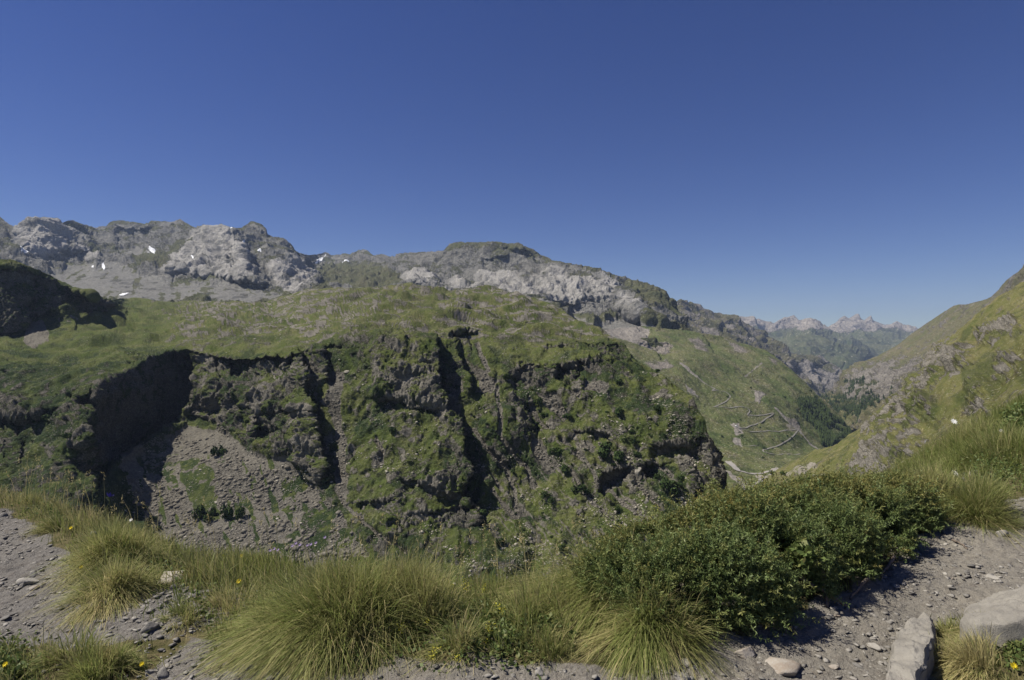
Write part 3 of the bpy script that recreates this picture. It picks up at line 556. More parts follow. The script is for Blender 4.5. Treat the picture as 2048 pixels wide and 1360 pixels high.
slp = relief('right_slope', 1380, 2260, 1.25, SLP_TOP, [(1380, 1110), (1480, 1090), (1700, 1060), (2260, 960)], 430,
             [(1380, 1060, 520), (1467, 1012, 520), (1553, 941, 490), (1670, 891, 430), (1775, 804, 440), (1857, 722, 430), (1904, 671, 420), (1990, 598, 400), (2048, 566, 380), (2260, 440, 330), (1500, 1040, 430), (1600, 970, 370), (1700, 930, 270), (1800, 860, 270), (1900, 760, 260), (2000, 680, 240), (2100, 640, 200), (1700, 1000, 150), (1800, 940, 130), (1900, 860, 110), (2000, 770, 120), (2048, 730, 120), (2150, 680, 90), (1900, 930, 45), (2000, 840, 50), (2048, 800, 45), (1700, 1060, 60), (1800, 1020, 35), (1900, 985, 22), (2048, 880, 18), (2150, 800, 18), (2260, 760, 14), (2260, 950, 9), (2048, 970, 11), (1480, 1090, 220), (1600, 1070, 120)],
             [], [slp_disp], slp_mask, m_slp, back=(.5, .2), warp=5)

# valley floor under everything
m_floor = NT('valley_floor_ground'); m_floor.base((.08, .1, .04))
gx, gy = np.meshgrid(np.linspace(-16000, 16000, 60), np.linspace(-4000, 16000, 60))
gz = -430 + 40 * fbm(np.stack([gx / 3000, gy / 3000, 0 * gx], -1), 3)
ii = np.arange(3600).reshape(60, 60)
tag(mesh_obj('valley_floor', np.stack([gx, gy, gz], -1).reshape(-1, 3), np.stack([ii[:-1, :-1], ii[:-1, 1:], ii[1:, 1:], ii[1:, :-1]], -1).reshape(-1, 4), m_floor.m), kind='structure')
# ---------------------------------------------------------------- things on the far ground
def simple_mat(name, a, b=None, scale=20, bump=0, rough=.9, obj=True, detail=4, bdist=.02):
    M = NT(name); co = M.coord(obj=obj)
    n = M.noise(co, scale, detail, .65)
    M.base(M.mix(M.ramp(n, .35, .65), a, b or a)); M.set(M.bsdf, 'Roughness', rough)
    if bump: M.bump(n, bump, bdist)
    return M.m

def patch(R, poly, lift, name, mat):
    """a sheet lying on the ground of a relief inside an outline"""
    ins = poly_sd(R.x + .25 * (R.wx - R.x), R.y + .25 * (R.wy - R.y), poly) > 0
    q = ins[:-1, :-1]
    i, j = np.nonzero(q)
    W = R.x.shape[1]
    f = np.stack([i * W + j, (i + 1) * W + j, (i + 1) * W + j + 1, i * W + j + 1], -1)
    u, inv = np.unique(f, return_inverse=True)
    v = (R.P + R.N * lift).reshape(-1, 3)[u]
    return mesh_obj(name, v, inv.reshape(f.shape), mat, smooth=True)

def ribbon(R, pts, width, lift, name, mat, step=2.0, jitter=0.0):
    P = np.asarray(pts, float); seg = np.r_[0, np.cumsum(np.hypot(*np.diff(P, axis=0).T))]
    s = np.arange(0, seg[-1], step)
    px, py = np.interp(s, seg, P[:, 0]), np.interp(s, seg, P[:, 1])
    c = np.array([on(R, a, b)[0] for a, b in zip(px, py)]); n = np.array([on(R, a, b)[1] for a, b in zip(px, py)])
    for _ in range(3):
        c[1:-1] = (c[:-2] + c[1:-1] * 2 + c[2:]) / 4; n[1:-1] = (n[:-2] + n[1:-1] + n[2:]) / 3
    n[:, 2] += .4; n /= np.linalg.norm(n, axis=1, keepdims=True)
    t = np.gradient(c, axis=0); t /= np.linalg.norm(t, axis=1, keepdims=True) + 1e-9
    sd_ = np.cross(t, n); sd_ /= np.linalg.norm(sd_, axis=1, keepdims=True) + 1e-9
    w = width * (1 + jitter * perlin(np.stack([s / 12, s * 0, s * 0], -1)))[:, None] / 2
    v = np.concatenate([c - sd_ * w + n * lift, c + sd_ * w + n * lift]); m = len(s)
    k = np.arange(m - 1)
    return mesh_obj(name, v, np.stack([k, k + 1, k + 1 + m, k + m], -1), mat)

m_snow = simple_mat('old_snow', (.80, .82, .84), (.70, .71, .72), .05, obj=False)
SNOW = [([(36, 511), (43, 509), (51, 511), (44, 514)], 'small snow strip highest on the left edge of the limestone wall'), ([(35, 518), (44, 516), (53, 520), (44, 522)], 'flat snow strip just under the small strip at the left edge'),
        ([(201, 528), (205, 525), (211, 536), (207, 541), (203, 535)], 'narrow upright snow tongue at the foot of a rock gully'), ([(299, 506), (307, 504), (322, 506), (315, 511), (309, 512), (303, 509)], 'upper of two white snow patches in the grey scree bowl'),
        ([(296, 519), (304, 517), (315, 518), (310, 523), (300, 523)], 'lower of two white snow patches in the grey scree bowl'), ([(238, 591), (246, 588), (257, 587), (250, 591), (240, 593)], 'low snow patch at the very bottom of the scree fan'),
        ([(456, 463), (462, 461), (461, 466), (457, 466)], 'tiny snow fleck near the top of the pale dome'), ([(625, 524), (633, 520), (648, 520), (640, 525), (630, 527)], 'wide snow patch below the little pointed summit in the gap'),
        ([(617, 529), (624, 531), (632, 533), (626, 535), (619, 533)], 'snow patch lower left of the wide one in the gap'), ([(683, 537), (692, 532), (700, 531), (692, 536)], 'slanting snow streak right of the gap'), ([(385, 521), (388, 520), (391, 525), (388, 526)], 'tiny snow fleck on the left flank of the pale dome'),
        ([(184, 533), (187, 531), (188, 537), (185, 537)], 'tiny snow fleck left of the upright snow tongue'), ([(79, 541), (88, 540), (90, 543), (82, 543)], 'thin snow fleck just above the dark knoll'), ([(482, 484), (487, 484), (486, 488), (482, 487)], 'tiny snow fleck in the dark gully right of the dome'), ([(514, 508), (521, 507), (522, 510), (515, 510)], 'small snow fleck in the scree right of the dome'), ([(734, 539), (740, 538), (741, 541), (735, 541)], 'last small snow fleck on the right of the snowy gap')]
for pts, lab in SNOW:
    tag(patch(mas, pts, 2.2, 'snow_patch', m_snow), lab, 'snow patch', 'old snow patches on the limestone mountain')
for pts, lab in [([(1485, 640), (1490, 642), (1497, 647), (1491, 647)], 'snow patch on the leftmost far blue peak'), ([(1586, 642), (1594, 641), (1600, 645), (1590, 645)], 'snow patch under the summit of the middle far peak')]:
    tag(patch(far, pts, 6, 'snow_patch', m_snow), lab, 'snow patch', 'snow patches on the far peaks')

m_road = simple_mat('gravel_road', (.25, .235, .205), (.19, .18, .155), .3, obj=False)
tag(ribbon(val, ROAD, 2.4, .7, 'mountain_road', m_road), kind='structure')
tag(ribbon(val, ROAD2, 2.4, .7, 'mountain_road', m_road), kind='structure')
tag(ribbon(val, [(1466, 884), (1474, 892), (1486, 896), (1505, 898), (1522, 898)], 1.6, .7, 'mountain_road', m_road), kind='structure')
m_bed = simple_mat('river_gravel', (.33, .31, .28), (.24, .22, .2), .4, obj=False)
tag(ribbon(val, [(1456, 924), (1466, 932), (1480, 939), (1500, 943), (1522, 944), (1540, 942), (1556, 939)], 9, 1.0, 'gravel_bed', m_bed, jitter=.5), kind='structure')
tag(ribbon(val, [(1556, 939), (1545, 950), (1530, 962), (1515, 975), (1505, 985), (1495, 1000)], 7, .8, 'stream_bed', m_bed, jitter=.6), kind='structure')

# a white van standing in the hairpin lay-by
m_white = simple_mat('white_paint', (.8, .8, .8), rough=.4); m_blk = simple_mat('dark_rubber', (.02, .02, .02)); m_glass = simple_mat('window_glass', (.03, .04, .05), rough=.1)
def box(x0, x1, y0, y1, z0, z1):
    v = [(x, y, z) for z in (z0, z1) for y in (y0, y1) for x in (x0, x1)]
    return v, [(0, 2, 3, 1), (4, 5, 7, 6), (0, 1, 5, 4), (2, 6, 7, 3), (0, 4, 6, 2), (1, 3, 7, 5)]
def join(parts):
    V, Q, o = [], [], 0
    for v, f in parts: V += list(v); Q += [tuple(i + o for i in q) for q in f]; o += len(v)
    return np.array(V, float), np.array(Q)
p0, _ = on(val, 1472, 857)
van = tag(empty('van', tuple(p0 + np.array([0, 0, .6])), .5), 'tiny white van standing at the left end of the gravel hairpin', 'van')
prof = [(-2.4, .4), (2.4, .4), (2.4, 1.1), (1.7, 1.25), (1.1, 2.0), (-2.4, 2.05)]
vv = [(x, y, z) for y in (-.95, .95) for x, z in prof]
n6 = len(prof)
tq = [(i, (i + 1) % n6, (i + 1) % n6 + n6, i + n6) for i in range(n6)] + [(0, 5, 4, 1), (1, 4, 3, 2), (n6, n6 + 1, n6 + 4, n6 + 5), (n6 + 1, n6 + 2, n6 + 3, n6 + 4)]
mesh_obj('body', vv, np.array(tq), m_white, van)
for x in (-1.5, 1.5):
    for y in (-.9, .9):
        a = np.linspace(0, 2 * np.pi, 13)[:-1]
        wv = np.concatenate([np.stack([x + .38 * np.cos(a), np.full(12, y + d), .4 + .38 * np.sin(a)], -1) for d in (-.12, .12)] + [np.array([[x, y - .12, .4], [x, y + .12, .4]])])
        k = np.arange(12); kn = (k + 1) % 12
        mesh_obj('wheel', wv, m_blk and None, m_blk, van, quads=np.stack([k, kn, kn + 12, k + 12], -1), tris=np.concatenate([np.stack([kn, k, k * 0 + 24], -1), np.stack([k + 12, kn + 12, k * 0 + 25], -1)]))
for y in (-.96, .96):
    v, f = box(.1, 1.1, y - .01, y + .01, 1.3, 1.85); mesh_obj('window', v, np.array(f), m_glass, van)

# ---------------------------------------------------------------- rocks
def ico(sub):
    import bmesh
    bm = bmesh.new(); bmesh.ops.create_icosphere(bm, subdivisions=sub, radius=1)
    v = np.array([x.co[:] for x in bm.verts]); f = np.array([[l.index for l in p.verts] for p in bm.faces]); bm.free()
    return v, f
ICO1, ICO2, ICO3, ICO5 = ico(1), ico(2), ico(3), ico(5)
def rock_shape(seed, base=ICO2, cuts=9, flat=.7, rough=.06, dmin=.45, dmax=.8):
    r = np.random.default_rng(seed); v = base[0].copy()
    for _ in range(cuts):
        n = r.normal(size=3); n /= np.linalg.norm(n); d = r.uniform(dmin, dmax)
        k = np.maximum(0, v @ n - d); v -= k[:, None] * n
    v *= np.array([1, r.uniform(.65, .95), flat]); v += rough * np.stack([perlin(v * 2.5 + seed % 91 + 7 * c) for c in range(3)], -1)
    return v, base[1]
ROCKS_LOW = [rock_shape(300 + i, ICO1, 7, .6, .0) for i in range(10)]
def scatter(pts, sizes, normals=None, shapes=ROCKS_LOW, flat=1.0):
    """many small rocks as one mesh"""
    n = len(pts); V, T, o = [], [], 0; rr = np.random.default_rng(5)
    which = rr.integers(0, len(shapes), n)
    for k, (sv, sf) in enumerate(shapes):
        sel = np.nonzero(which == k)[0]
        if not len(sel): continue
        a = rr.uniform(0, 6.283, len(sel)); c, s = np.cos(a), np.sin(a)
        b = rr.normal(0, .25, len(sel)); cb, sb = np.cos(b), np.sin(b)
        q = sv[None] * (sizes[sel][:, None, None]) * np.array([1, 1, flat])
        q = np.stack([q[..., 0], q[..., 1] * cb[:, None] - q[..., 2] * sb[:, None], q[..., 1] * sb[:, None] + q[..., 2] * cb[:, None]], -1)
        q = np.stack([q[..., 0] * c[:, None] - q[..., 1] * s[:, None], q[..., 0] * s[:, None] + q[..., 1] * c[:, None], q[..., 2]], -1) + pts[sel][:, None, :]
        V.append(q.reshape(-1, 3)); T.append((sf[None] + (np.arange(len(sel)) * len(sv))[:, None, None]).reshape(-1, 3) + o); o += len(sel) * len(sv)
    V = np.concatenate(V); T = np.concatenate(T)
    return V, T
m_scree = NT('scree_rock'); _c = m_scree.coord()
_v = m_scree.noise(_c, .35, 3, .7)
m_scree.base(m_scree.mix(m_scree.ramp(_v, .3, .7), (.105, .096, .078), (.205, .186, .152)))
def relief_points(R, weight, n):
    w = np.maximum(weight, 0).ravel().astype(float); idx = rng.choice(w.size, n, p=w / w.sum())
    P = R.P.reshape(-1, 3)[idx]; return P, idx
wt = (hill.scree > .35) * (hill.veg < .4) * (hill.y < 1125) * sstep(.35, .05, fbm(hill.P / np.array([14, 14, 22]) + 60, 4) * (.35 + .65 * sstep(540, 640, hill.wx))) * sstep(-.5, .3, fbm(hill.P / 22 + 70, 3))
P_, _ = relief_points(hill, wt, 16000)
sz = .28 + rng.pareto(2.2, len(P_)) * .30; sz = np.minimum(sz, 2.6)
wt2 = np.maximum(hill.scree2, hill.gully) > .5
P2, _ = relief_points(hill, wt2, 6000); s2 = np.minimum(.35 + rng.pareto(3, len(P2)) * .4, 1.8)
V, T = scatter(np.concatenate([P_, P2]), np.concatenate([sz, s2]), flat=.9)
tag(mesh_obj('scree', V, T, m_scree.m), kind='stuff')
# loose blocks sprinkled over the grassy faces, too many to count
wt3 = (hill.cliff < .3) * sstep(.05, .4, fbm(hill.P / 18 + 90, 4)) * (hill.wx > 240) * (hill.y - hill.y[0] > 4)
P3, _ = relief_points(hill, wt3, 7000); s3 = np.minimum(.3 + rng.pareto(3, len(P3)) * .4, 1.6)
V, T = scatter(P3, s3, flat=.8)
m_block = NT('pale_block_rock'); _c = m_block.coord(); m_block.base(m_block.mix(m_block.ramp(m_block.noise(_c, .3, 3), .3, .7), (.26, .235, .19), (.40, .37, .30)))
tag(mesh_obj('loose_blocks', V, T, m_block.m), kind='stuff')

# single boulders one can pick out
m_bould = simple_mat('boulder_rock', (.27, .25, .205), (.16, .15, .125), 1.2, .6, bdist=.15)
def boulder(px, py, rpx, R, lab, seed, mat=None, squash=.75):
    p, n = on(R, px, py); s = rpx / F * p[1]
    v, f = rock_shape(seed, ICO3, 11, squash, .09)
    o = mesh_obj('boulder', v * s, f, mat or m_bould); o.location = tuple(p + np.array([0, 0, .2 * s]))
    return tag(o, lab, 'boulder')
boulder(1278, 948, 10, hill, 'tall pale boulder between two dark clefts low on the cliff', 41, squash=1.5)
boulder(120, 727, 4.5, hill, 'single small white block on the smooth green shelf at left', 42)
boulder(690, 745, 8, hill, 'flat topped pale block at the head of the pale gully', 43, squash=.6)
boulder(1293, 1014, 8, hill, 'grey boulder just above the juniper in the scree streaks', 44)
boulder(1297, 844, 6, hill, 'pale boulder with a dark shrub at its right on the right shoulder', 45)

# ---------------------------------------------------------------- shrubs and trees on the hill
m_shrub = NT('dark_shrub_leaf'); _a = m_shrub.attr('mask')
m_shrub.base(m_shrub.mix(_a[0], (.020, .040, .012), (.060, .088, .026)))
def leaf_blob(seed, n=420, lobes=5, leaf=.16):
    r = np.random.default_rng(seed)
    c = r.normal(0, .38, (lobes, 3)) * np.array([1, 1, .5]) + np.array([0, 0, .55]); rad = r.uniform(.38, .6, lobes)
    k = r.integers(0, lobes, n); d = r.normal(size=(n, 3)); d /= np.linalg.norm(d, axis=1, keepdims=True)
    p = c[k] + d * (rad[k] * r.uniform(.55, 1.05, n) ** .5)[:, None]
    p[:, 2] = np.maximum(p[:, 2], .02)
    a = r.normal(size=(n, 3)); a /= np.linalg.norm(a, axis=1, keepdims=True); b = np.cross(a, d + .3 * r.normal(size=(n, 3))); b /= np.linalg.norm(b, axis=1, keepdims=True) + 1e-9
    s = leaf * r.uniform(.6, 1.3, n)[:, None]
    v = np.stack([p - a * s, p + b * s * .7, p + a * s, p - b * s * .7], 1).reshape(-1, 3)
    col = np.repeat(r.uniform(0, 1, n), 4)
    return v, np.arange(4 * n).reshape(-1, 4), np.stack([col, col, col], -1)
SHRUBS = []
for i in range(4):
    v, f, c = leaf_blob(60 + i)
    o = mesh_obj('shrub', v, f, m_shrub.m, attrs={'mask': c}); SHRUBS.append(o)
used = set()
def put_shrub(px, py, r, R=None, lab='small dark green bush among the grass and rocks of the hill across the ravine', grp='bushes dotted over the hill across the ravine', sc=(1, 1, 1)):
    R = R or hill
    p, n = on(R, px, py); s = r / F * p[1]
    k = random.randrange(4); o = SHRUBS[k]
    if k in used: o = o.copy(); COL.objects.link(o)
    used.add(k)
    o.location = tuple(p - np.array([0, 0, .08 * s])); o.rotation_euler = (0, 0, random.uniform(0, 6.28)); o.scale = (s * sc[0], s * sc[1], s * sc[2] * random.uniform(.8, 1.15))
    return tag(o, lab, 'bush', grp)
BIG = [(790, 868, 9, 'lone dark bush in the middle of the central buttress'), (1012, 762, 10, 'dark bush on the right edge of the first pale scree patch'), (1243, 773, 10, 'round dark bush on the bright green shoulder right of the scree'), (1312, 827, 10, 'round dark bush just right of a pale boulder'),
       (1137, 840, 9, 'dark bush at the lower tip of the second pale scree patch'), (1094, 838, 9, 'dark bush left of the second pale scree patch'), (1083, 806, 9, 'dark bush on the left upper rim of the second scree patch'), (1238, 828, 13, 'large dark bush in the middle of the right slope'), (434, 910, 13, 'single bush standing alone in the boulder scree'),
       (1112, 918, 17, 'spreading bush right of the long scree tongue'), (1220, 905, 20, 'broad dark tree canopy above the dark cleft'), (1238, 920, 17, 'leafy canopy at the right end of the dark cleft'), (1203, 915, 15, 'leafy canopy at the left end of the dark cleft'), (1130, 948, 13, 'dark bush below the spreading bush'), (1160, 988, 14, 'tall dark bush low on the slope above the big grass'),
       (1096, 1006, 10, 'low dark bush above the grass skyline'), (1107, 1014, 9, 'small dark bush touching the low dark bush'), (1265, 868, 8, 'bush under the bright green shoulder'), (955, 985, 14, 'bush growing at the mouth of the dark ravine'), (1315, 740, 6, 'tiny bush on the skyline of the right shoulder'), (953, 1040, 10, 'bush at the foot of the lowest cliff band'),
       (150, 880, 13, 'dark bush on the spur left of the black wall'), (60, 860, 12, 'bush at the foot of the left cliff band'), (110, 850, 11, 'bush half way up the left spur'), (1000, 1100, 11, 'bush just behind the grass skyline in the middle'), (1125, 1105, 11, 'bush behind the seed heads right of the middle'), (1318, 963, 9, 'bush right of the tall pale boulder'), (1360, 963, 8, 'bush on the ledge below the right cliff')]
for x, y, r, lab in BIG: put_shrub(x, y, r, lab=lab, grp=None)
for x, y, r, lab in [(402, 1035, 13, 'leftmost of the small trees in the boulder scree'), (420, 1042, 12, 'second tree from the left in the boulder scree'), (452, 1042, 14, 'middle tree of the clump in the boulder scree'), (478, 1040, 13, 'rightmost tree of the clump in the boulder scree'), (430, 1028, 9, 'small tree behind the clump in the boulder scree')]:
    put_shrub(x, y, r, lab=lab, grp='small trees in the scree', sc=(.8, .8, 1.5))
pr = np.random.default_rng(11); cnt = 0
while cnt < 150:
    x = pr.uniform(960, 1430); y = pr.uniform(720, 1090)
    if y < np.interp(x, [960, 1130, 1250, 1430], [760, 760, 720, 930]): continue
    if perlin(np.array([[x / 60, y / 60, 3.]]))[0] + .3 < pr.uniform(0, .8): continue
    put_shrub(x, y, float(2.0 + pr.pareto(3) * 2.2)); cnt += 1
cnt = 0
while cnt < 60:
    x, y = pr.uniform(0, 960), pr.uniform(720, 1090)
    if 190 < x < 700 and y < 1000 or (230 < x < 650): continue
    put_shrub(x, y, float(1.8 + pr.pareto(3) * 1.8), lab='small dark bush on the steep faces and ledges of the left and middle hill', grp='bushes on the left and middle faces'); cnt += 1
for x, y, r in [(250, 980, 10), (262, 1000, 12), (285, 1020, 9), (300, 1045, 10), (240, 960, 8), (215, 950, 10), (320, 1060, 8), (270, 1040, 10)]:
    put_shrub(x, y, r, lab='green bush along the left foot of the boulder scree', grp='bushes along the left foot of the scree')
for i in range(40):
    x, y = pr.uniform(1400, 1640), pr.uniform(780, 1000)
    if y > 940 - (x - 1553) * .4 and x > 1500: continue
    put_shrub(x, y, 1.6 + pr.uniform(0, 1.6), val, 'tiny dark bush on the green valley side around the hairpin road', 'bushes around the hairpin road')
for x, y, r in [(1561, 948, 9), (1548, 952, 7), (1572, 955, 7)]:
    put_shrub(x, y, r, slp, 'bush at the foot of the right slope beside the gravel bed', 'bushes beside the gravel bed')

# conifer plantation on the far valley side, one far-off mass
m_con = NT('conifer_needles'); _a = m_con.attr('mask'); m_con.base(m_con.mix(_a[0], (.016, .025, .009), (.042, .060, .020)))
def conifers(R, weight, n, h0, h1):
    P, idx = relief_points(R, weight, n); h = rng.uniform(h0, h1, n); V, T, C = [], [], []
    a = np.linspace(0, 2 * np.pi, 8)[:-1]
    base = []
    for z0, z1, r in ((.08, .45, .24), (.3, .72, .18), (.58, 1.0, .11)):
        base.append(np.concatenate([np.stack([r * np.cos(a), r * np.sin(a), np.full(7, z0)], -1), [[0, 0, z1]]]))
    bv = np.concatenate(base); k = np.arange(7)
    bf = np.concatenate([np.stack([k + 8 * j, (k + 1) % 7 + 8 * j, k * 0 + 7 + 8 * j], -1) for j in range(3)])
    q = bv[None] * h[:, None, None] * (1 + .25 * rng.normal(size=(n, len(bv), 1)) * np.array([1, 1, 0])) + P[:, None, :]
    f = bf[None] + (np.arange(n) * len(bv))[:, None, None]
    c = np.repeat(rng.uniform(0, 1, n), len(bv))
    return q.reshape(-1, 3), f.reshape(-1, 3), np.stack([c, c, c], -1)
pp = lambda R, pts, s=3: sstep(-s, s, poly_sd(R.wx, R.wy, pts))
wd = np.maximum.reduce([pp(val, [(1597, 803), (1612, 803), (1630, 835), (1665, 875), (1676, 886), (1665, 894), (1648, 890), (1625, 850)]), pp(val, [(1614, 800), (1632, 798), (1660, 830), (1668, 850), (1652, 848), (1635, 828)]) * .9, pp(val, [(1640, 845), (1655, 862), (1670, 880), (1660, 880), (1645, 862)]) * .6])
V, T, C = conifers(val, wd, 2600, 8, 16)
tag(mesh_obj('conifer_wood', V, T, m_con.m, attrs={'mask': C}), kind='stuff')
wd = pp(rid, [(1640, 806), (1690, 802), (1740, 812), (1795, 790), (1800, 806), (1740, 850), (1690, 850)]) * sstep(-.2, .2, fbm(rid.P / 60 + 2, 3)) + .8 * pp(rid, [(1690, 775), (1745, 768), (1770, 780), (1740, 800), (1700, 802)]) * sstep(.05, .3, fbm(rid.P / 60 + 6, 3))
V, T, C = conifers(rid, wd, 1800, 9, 17)
tag(mesh_obj('valley_wood', V, T, m_con.m, attrs={'mask': C}), kind='stuff')
wd = sstep(.15, .4, fbm(val.P / 30 + 44, 4)) * pp(val, [(1640, 810), (1700, 860), (1712, 880), (1690, 900), (1670, 850)], 5)
V, T, C = conifers(val, wd + 1e-9, 250, 7, 13)
tag(mesh_obj('scattered_conifers', V, T, m_con.m, attrs={'mask': C}), kind='stuff')
# ---------------------------------------------------------------- foreground: path and verge
VX = np.array([(-14, 8.2), (-9, 7.1), (-7, 6.5), (-5.5, 6.0), (-4.75, 5.75), (-3.6, 4.76), (-2.9, 4.1), (-2.66, 3.75), (-1.9, 3.3), (-1.5, 3.2), (-1.15, 3.03), (-.3, 2.97), (.5, 2.95), (.75, 3.05), (1, 3.2), (1.46, 3.4), (1.83, 3.6), (2.63, 4.24), (3.3, 4.85), (3.9, 5.05), (4.56, 5.4), (6, 6.3), (9, 8), (14, 11)])
EX = np.array([(-14, 9.0), (-9, 7.9), (-6.2, 6.9), (-4.37, 6.05), (-2.77, 4.95), (-2, 4.65), (-1.18, 4.45), (-.42, 4.2), (.4, 4.25), (1.1, 4.9), (2.8, 6.0), (4.2, 6.8), (5, 7.2), (6.5, 8.6), (9, 10.5), (14, 15)])
def vedge(X): return np.interp(X, VX[:, 0], VX[:, 1])
def eedge(X): return np.interp(X, EX[:, 0], EX[:, 1])
def zg(X, Y):
    X, Y = np.asarray(X, float), np.asarray(Y, float)
    V, E = vedge(X), eedge(X)
    q = np.stack([X, Y, 0 * X], -1)
    z = -1.6 + .10 * np.maximum(0, X - 2.5) + .02 * np.maximum(0, -X - 4)
    d = Y - V
    z = z + .05 * sstep(-.15, .35, d) * sstep(1.2, .3, d) - .05 * np.exp(-((d + .6) / .5) ** 2)
    over = (Y - E) / .35
    z = z - .8 * .35 * np.logaddexp(0, over)
    # mound at the lower right, little bank at the lower left
    z = z + .13 * sstep(2.05, 2.7, X) * sstep(3.5, 3.0, Y) + .07 * sstep(-1.9, -2.4, X) * sstep(3.3, 2.9, Y)
    z = z + .035 * fbm(q / .9, 3) + .012 * fbm(q / .16, 3)
    return z
def foreground_px(x, y):
    """where a bearing meets the ground"""
    s = np.arange(1.5, 14, .01); X = (x - CX) / F * s; z = (HZ - y) / F * s
    k = np.nonzero(z < zg(X, s))[0]
    i = k[0] if len(k) else len(s) - 1
    return np.array([X[i], s[i], float(zg(X[i], s[i]))])
ux = np.concatenate([np.linspace(-14, -5.5, 110)[:-1], np.linspace(-5.5, 5.5, 740)[:-1], np.linspace(5.5, 16, 130)])
uy = np.concatenate([np.linspace(.6, 2.6, 70)[:-1], np.linspace(2.6, 6.2, 300)[:-1], np.linspace(6.2, 30, 260)])
GX, GY = np.meshgrid(ux, uy); GZ = zg(GX, GY)
q = np.stack([GX, GY, GZ], -1)
dV = GY - vedge(GX) + .10 * fbm(q / .35 + 3, 3)
turf = sstep(-.02, .12, dV)
turf = np.maximum(turf, sstep(-.1, .1, np.minimum(-1.75 - GX, 3.22 - GY + .15 * fbm(q / .3, 3)) + .12 * fbm(q / .3 + 9, 3)))
turf = np.maximum(turf, sstep(-.08, .1, np.minimum(GX - 2.15 - .25 * (GY - 2.9), 3.42 - GY) + .1 * fbm(q / .25 + 4, 3)))
bare = sstep(.25, .5, fbm(q / .7 + 40, 3)) * sstep(1.0, .3, np.abs(dV - .45))      # worn earth inside the verge
bare = np.maximum(bare, sstep(.38, .2, np.hypot((GX + 1.95) / 1.3, GY - 3.62)))
turf = turf * (1 - .8 * bare)
GZ = GZ + (1 - turf) * (.010 * ridged(q / .07, 3) + .008 * perlin(q / .025) + .012 * np.maximum(0, blocks(q / .09 + 3, 2)))
h, wd_ = GX.shape; idx = np.arange(h * wd_).reshape(h, wd_)
M = NT('path_earth'); R_, G_, B_, A_, _ = M.attr('mask'); co = M.coord()
n1, n2, n3 = M.noise(co, 2.2, 5, .65), M.noise(co, 16, 5, .7), M.noise(co, 75, 4, .7)
e = M.mix(M.ramp(n1, .38, .62), (.262, .24, .2), (.212, .196, .168))
e = M.mix(M.math('MULTIPLY', G_, .75), e, (.165, .156, .146))
e = M.mix(M.math('MULTIPLY', M.ramp(n2, .48, .7), .55), e, (.125, .105, .085))
e = M.mix(M.math('MULTIPLY', M.ramp(n3, .58, .68), .7), e, (.33, .31, .285))
t = M.mix(M.ramp(n2, .35, .65), (.07, .072, .025), (.17, .14, .075))
c = M.mix(M.ramp(M.math('ADD', R_, M.math('MULTIPLY_ADD', n3, .6, -.3)), .35, .65), e, t)
M.base(M.mix(1.0, c, M.math('MULTIPLY_ADD', n3, .7, .62), 'MULTIPLY'))
M.bump(M.math('ADD', n3, M.math('MULTIPLY', n2, 1.5)), .9, .02)
left = sstep(0, -2.5, GX)
tag(mesh_obj('path', np.stack([GX, GY, GZ], -1).reshape(-1, 3), np.stack([idx[:-1, :-1], idx[:-1, 1:], idx[1:, 1:], idx[1:, :-1]], -1).reshape(-1, 4), M.m, smooth=True,
             attrs={'mask': np.stack([turf, left, 0 * turf], -1).reshape(-1, 3)}), kind='structure')

# ---------------------------------------------------------------- grass blades
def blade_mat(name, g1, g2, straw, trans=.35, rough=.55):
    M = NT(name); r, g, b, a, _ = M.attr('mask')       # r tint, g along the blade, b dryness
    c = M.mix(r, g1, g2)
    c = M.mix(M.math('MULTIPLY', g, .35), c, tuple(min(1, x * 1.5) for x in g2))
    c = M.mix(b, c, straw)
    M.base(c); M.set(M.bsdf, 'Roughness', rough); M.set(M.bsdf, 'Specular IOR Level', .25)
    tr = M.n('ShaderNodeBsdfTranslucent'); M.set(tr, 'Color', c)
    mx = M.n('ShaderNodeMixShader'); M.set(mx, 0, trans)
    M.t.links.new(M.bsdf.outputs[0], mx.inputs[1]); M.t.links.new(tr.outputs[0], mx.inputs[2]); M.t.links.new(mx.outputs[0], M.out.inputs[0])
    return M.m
def blades(root, length, lean, width, tint, dry, droop=.5, r=rng):
    """curved tapering blades; lean = horizontal offset of the tip in blade lengths"""
    n = len(root); L = np.asarray(length)[:, None]
    lh = np.linalg.norm(lean, axis=1, keepdims=True)
    up = np.sqrt(np.maximum(.08, 1 - np.minimum(lh, .95) ** 2))
    ts = np.array([0, .35, .7, 1.0])
    face = r.uniform(0, np.pi, n); side = np.stack([np.cos(face), np.sin(face), 0 * face], -1)
    v, tcol = [], []
    for t in ts:
        p = root + np.concatenate([lean * L * (t ** 1.7), (up * L * t) - droop * lh * L * (t ** 3) * .55], 1)
        wv = (np.asarray(width) * (1 - .25 * t if t < .9 else .0))[:, None] * side / 2
        if t < 1: v += [p - wv, p + wv]; tcol += [t, t]
        else: v += [p]; tcol += [t]
    V = np.stack(v, 1)                                 # n,7,3
    b = (np.arange(n) * 7)[:, None]
    Q = np.concatenate([b + np.array([0, 1, 3, 2]), b + np.array([2, 3, 5, 4])]); T = b + np.array([4, 5, 6])
    C = np.stack([np.repeat(tint[:, None], 7, 1), np.broadcast_to(np.array(tcol), (n, 7)), np.repeat(dry[:, None], 7, 1)], -1)
    return V.reshape(-1, 3), Q, T, np.clip(C.reshape(-1, 3), 0, 1)
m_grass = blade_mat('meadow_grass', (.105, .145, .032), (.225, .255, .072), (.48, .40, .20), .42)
m_tuss = blade_mat('tussock_grass', (.10, .14, .030), (.24, .275, .082), (.52, .44, .22), .42)

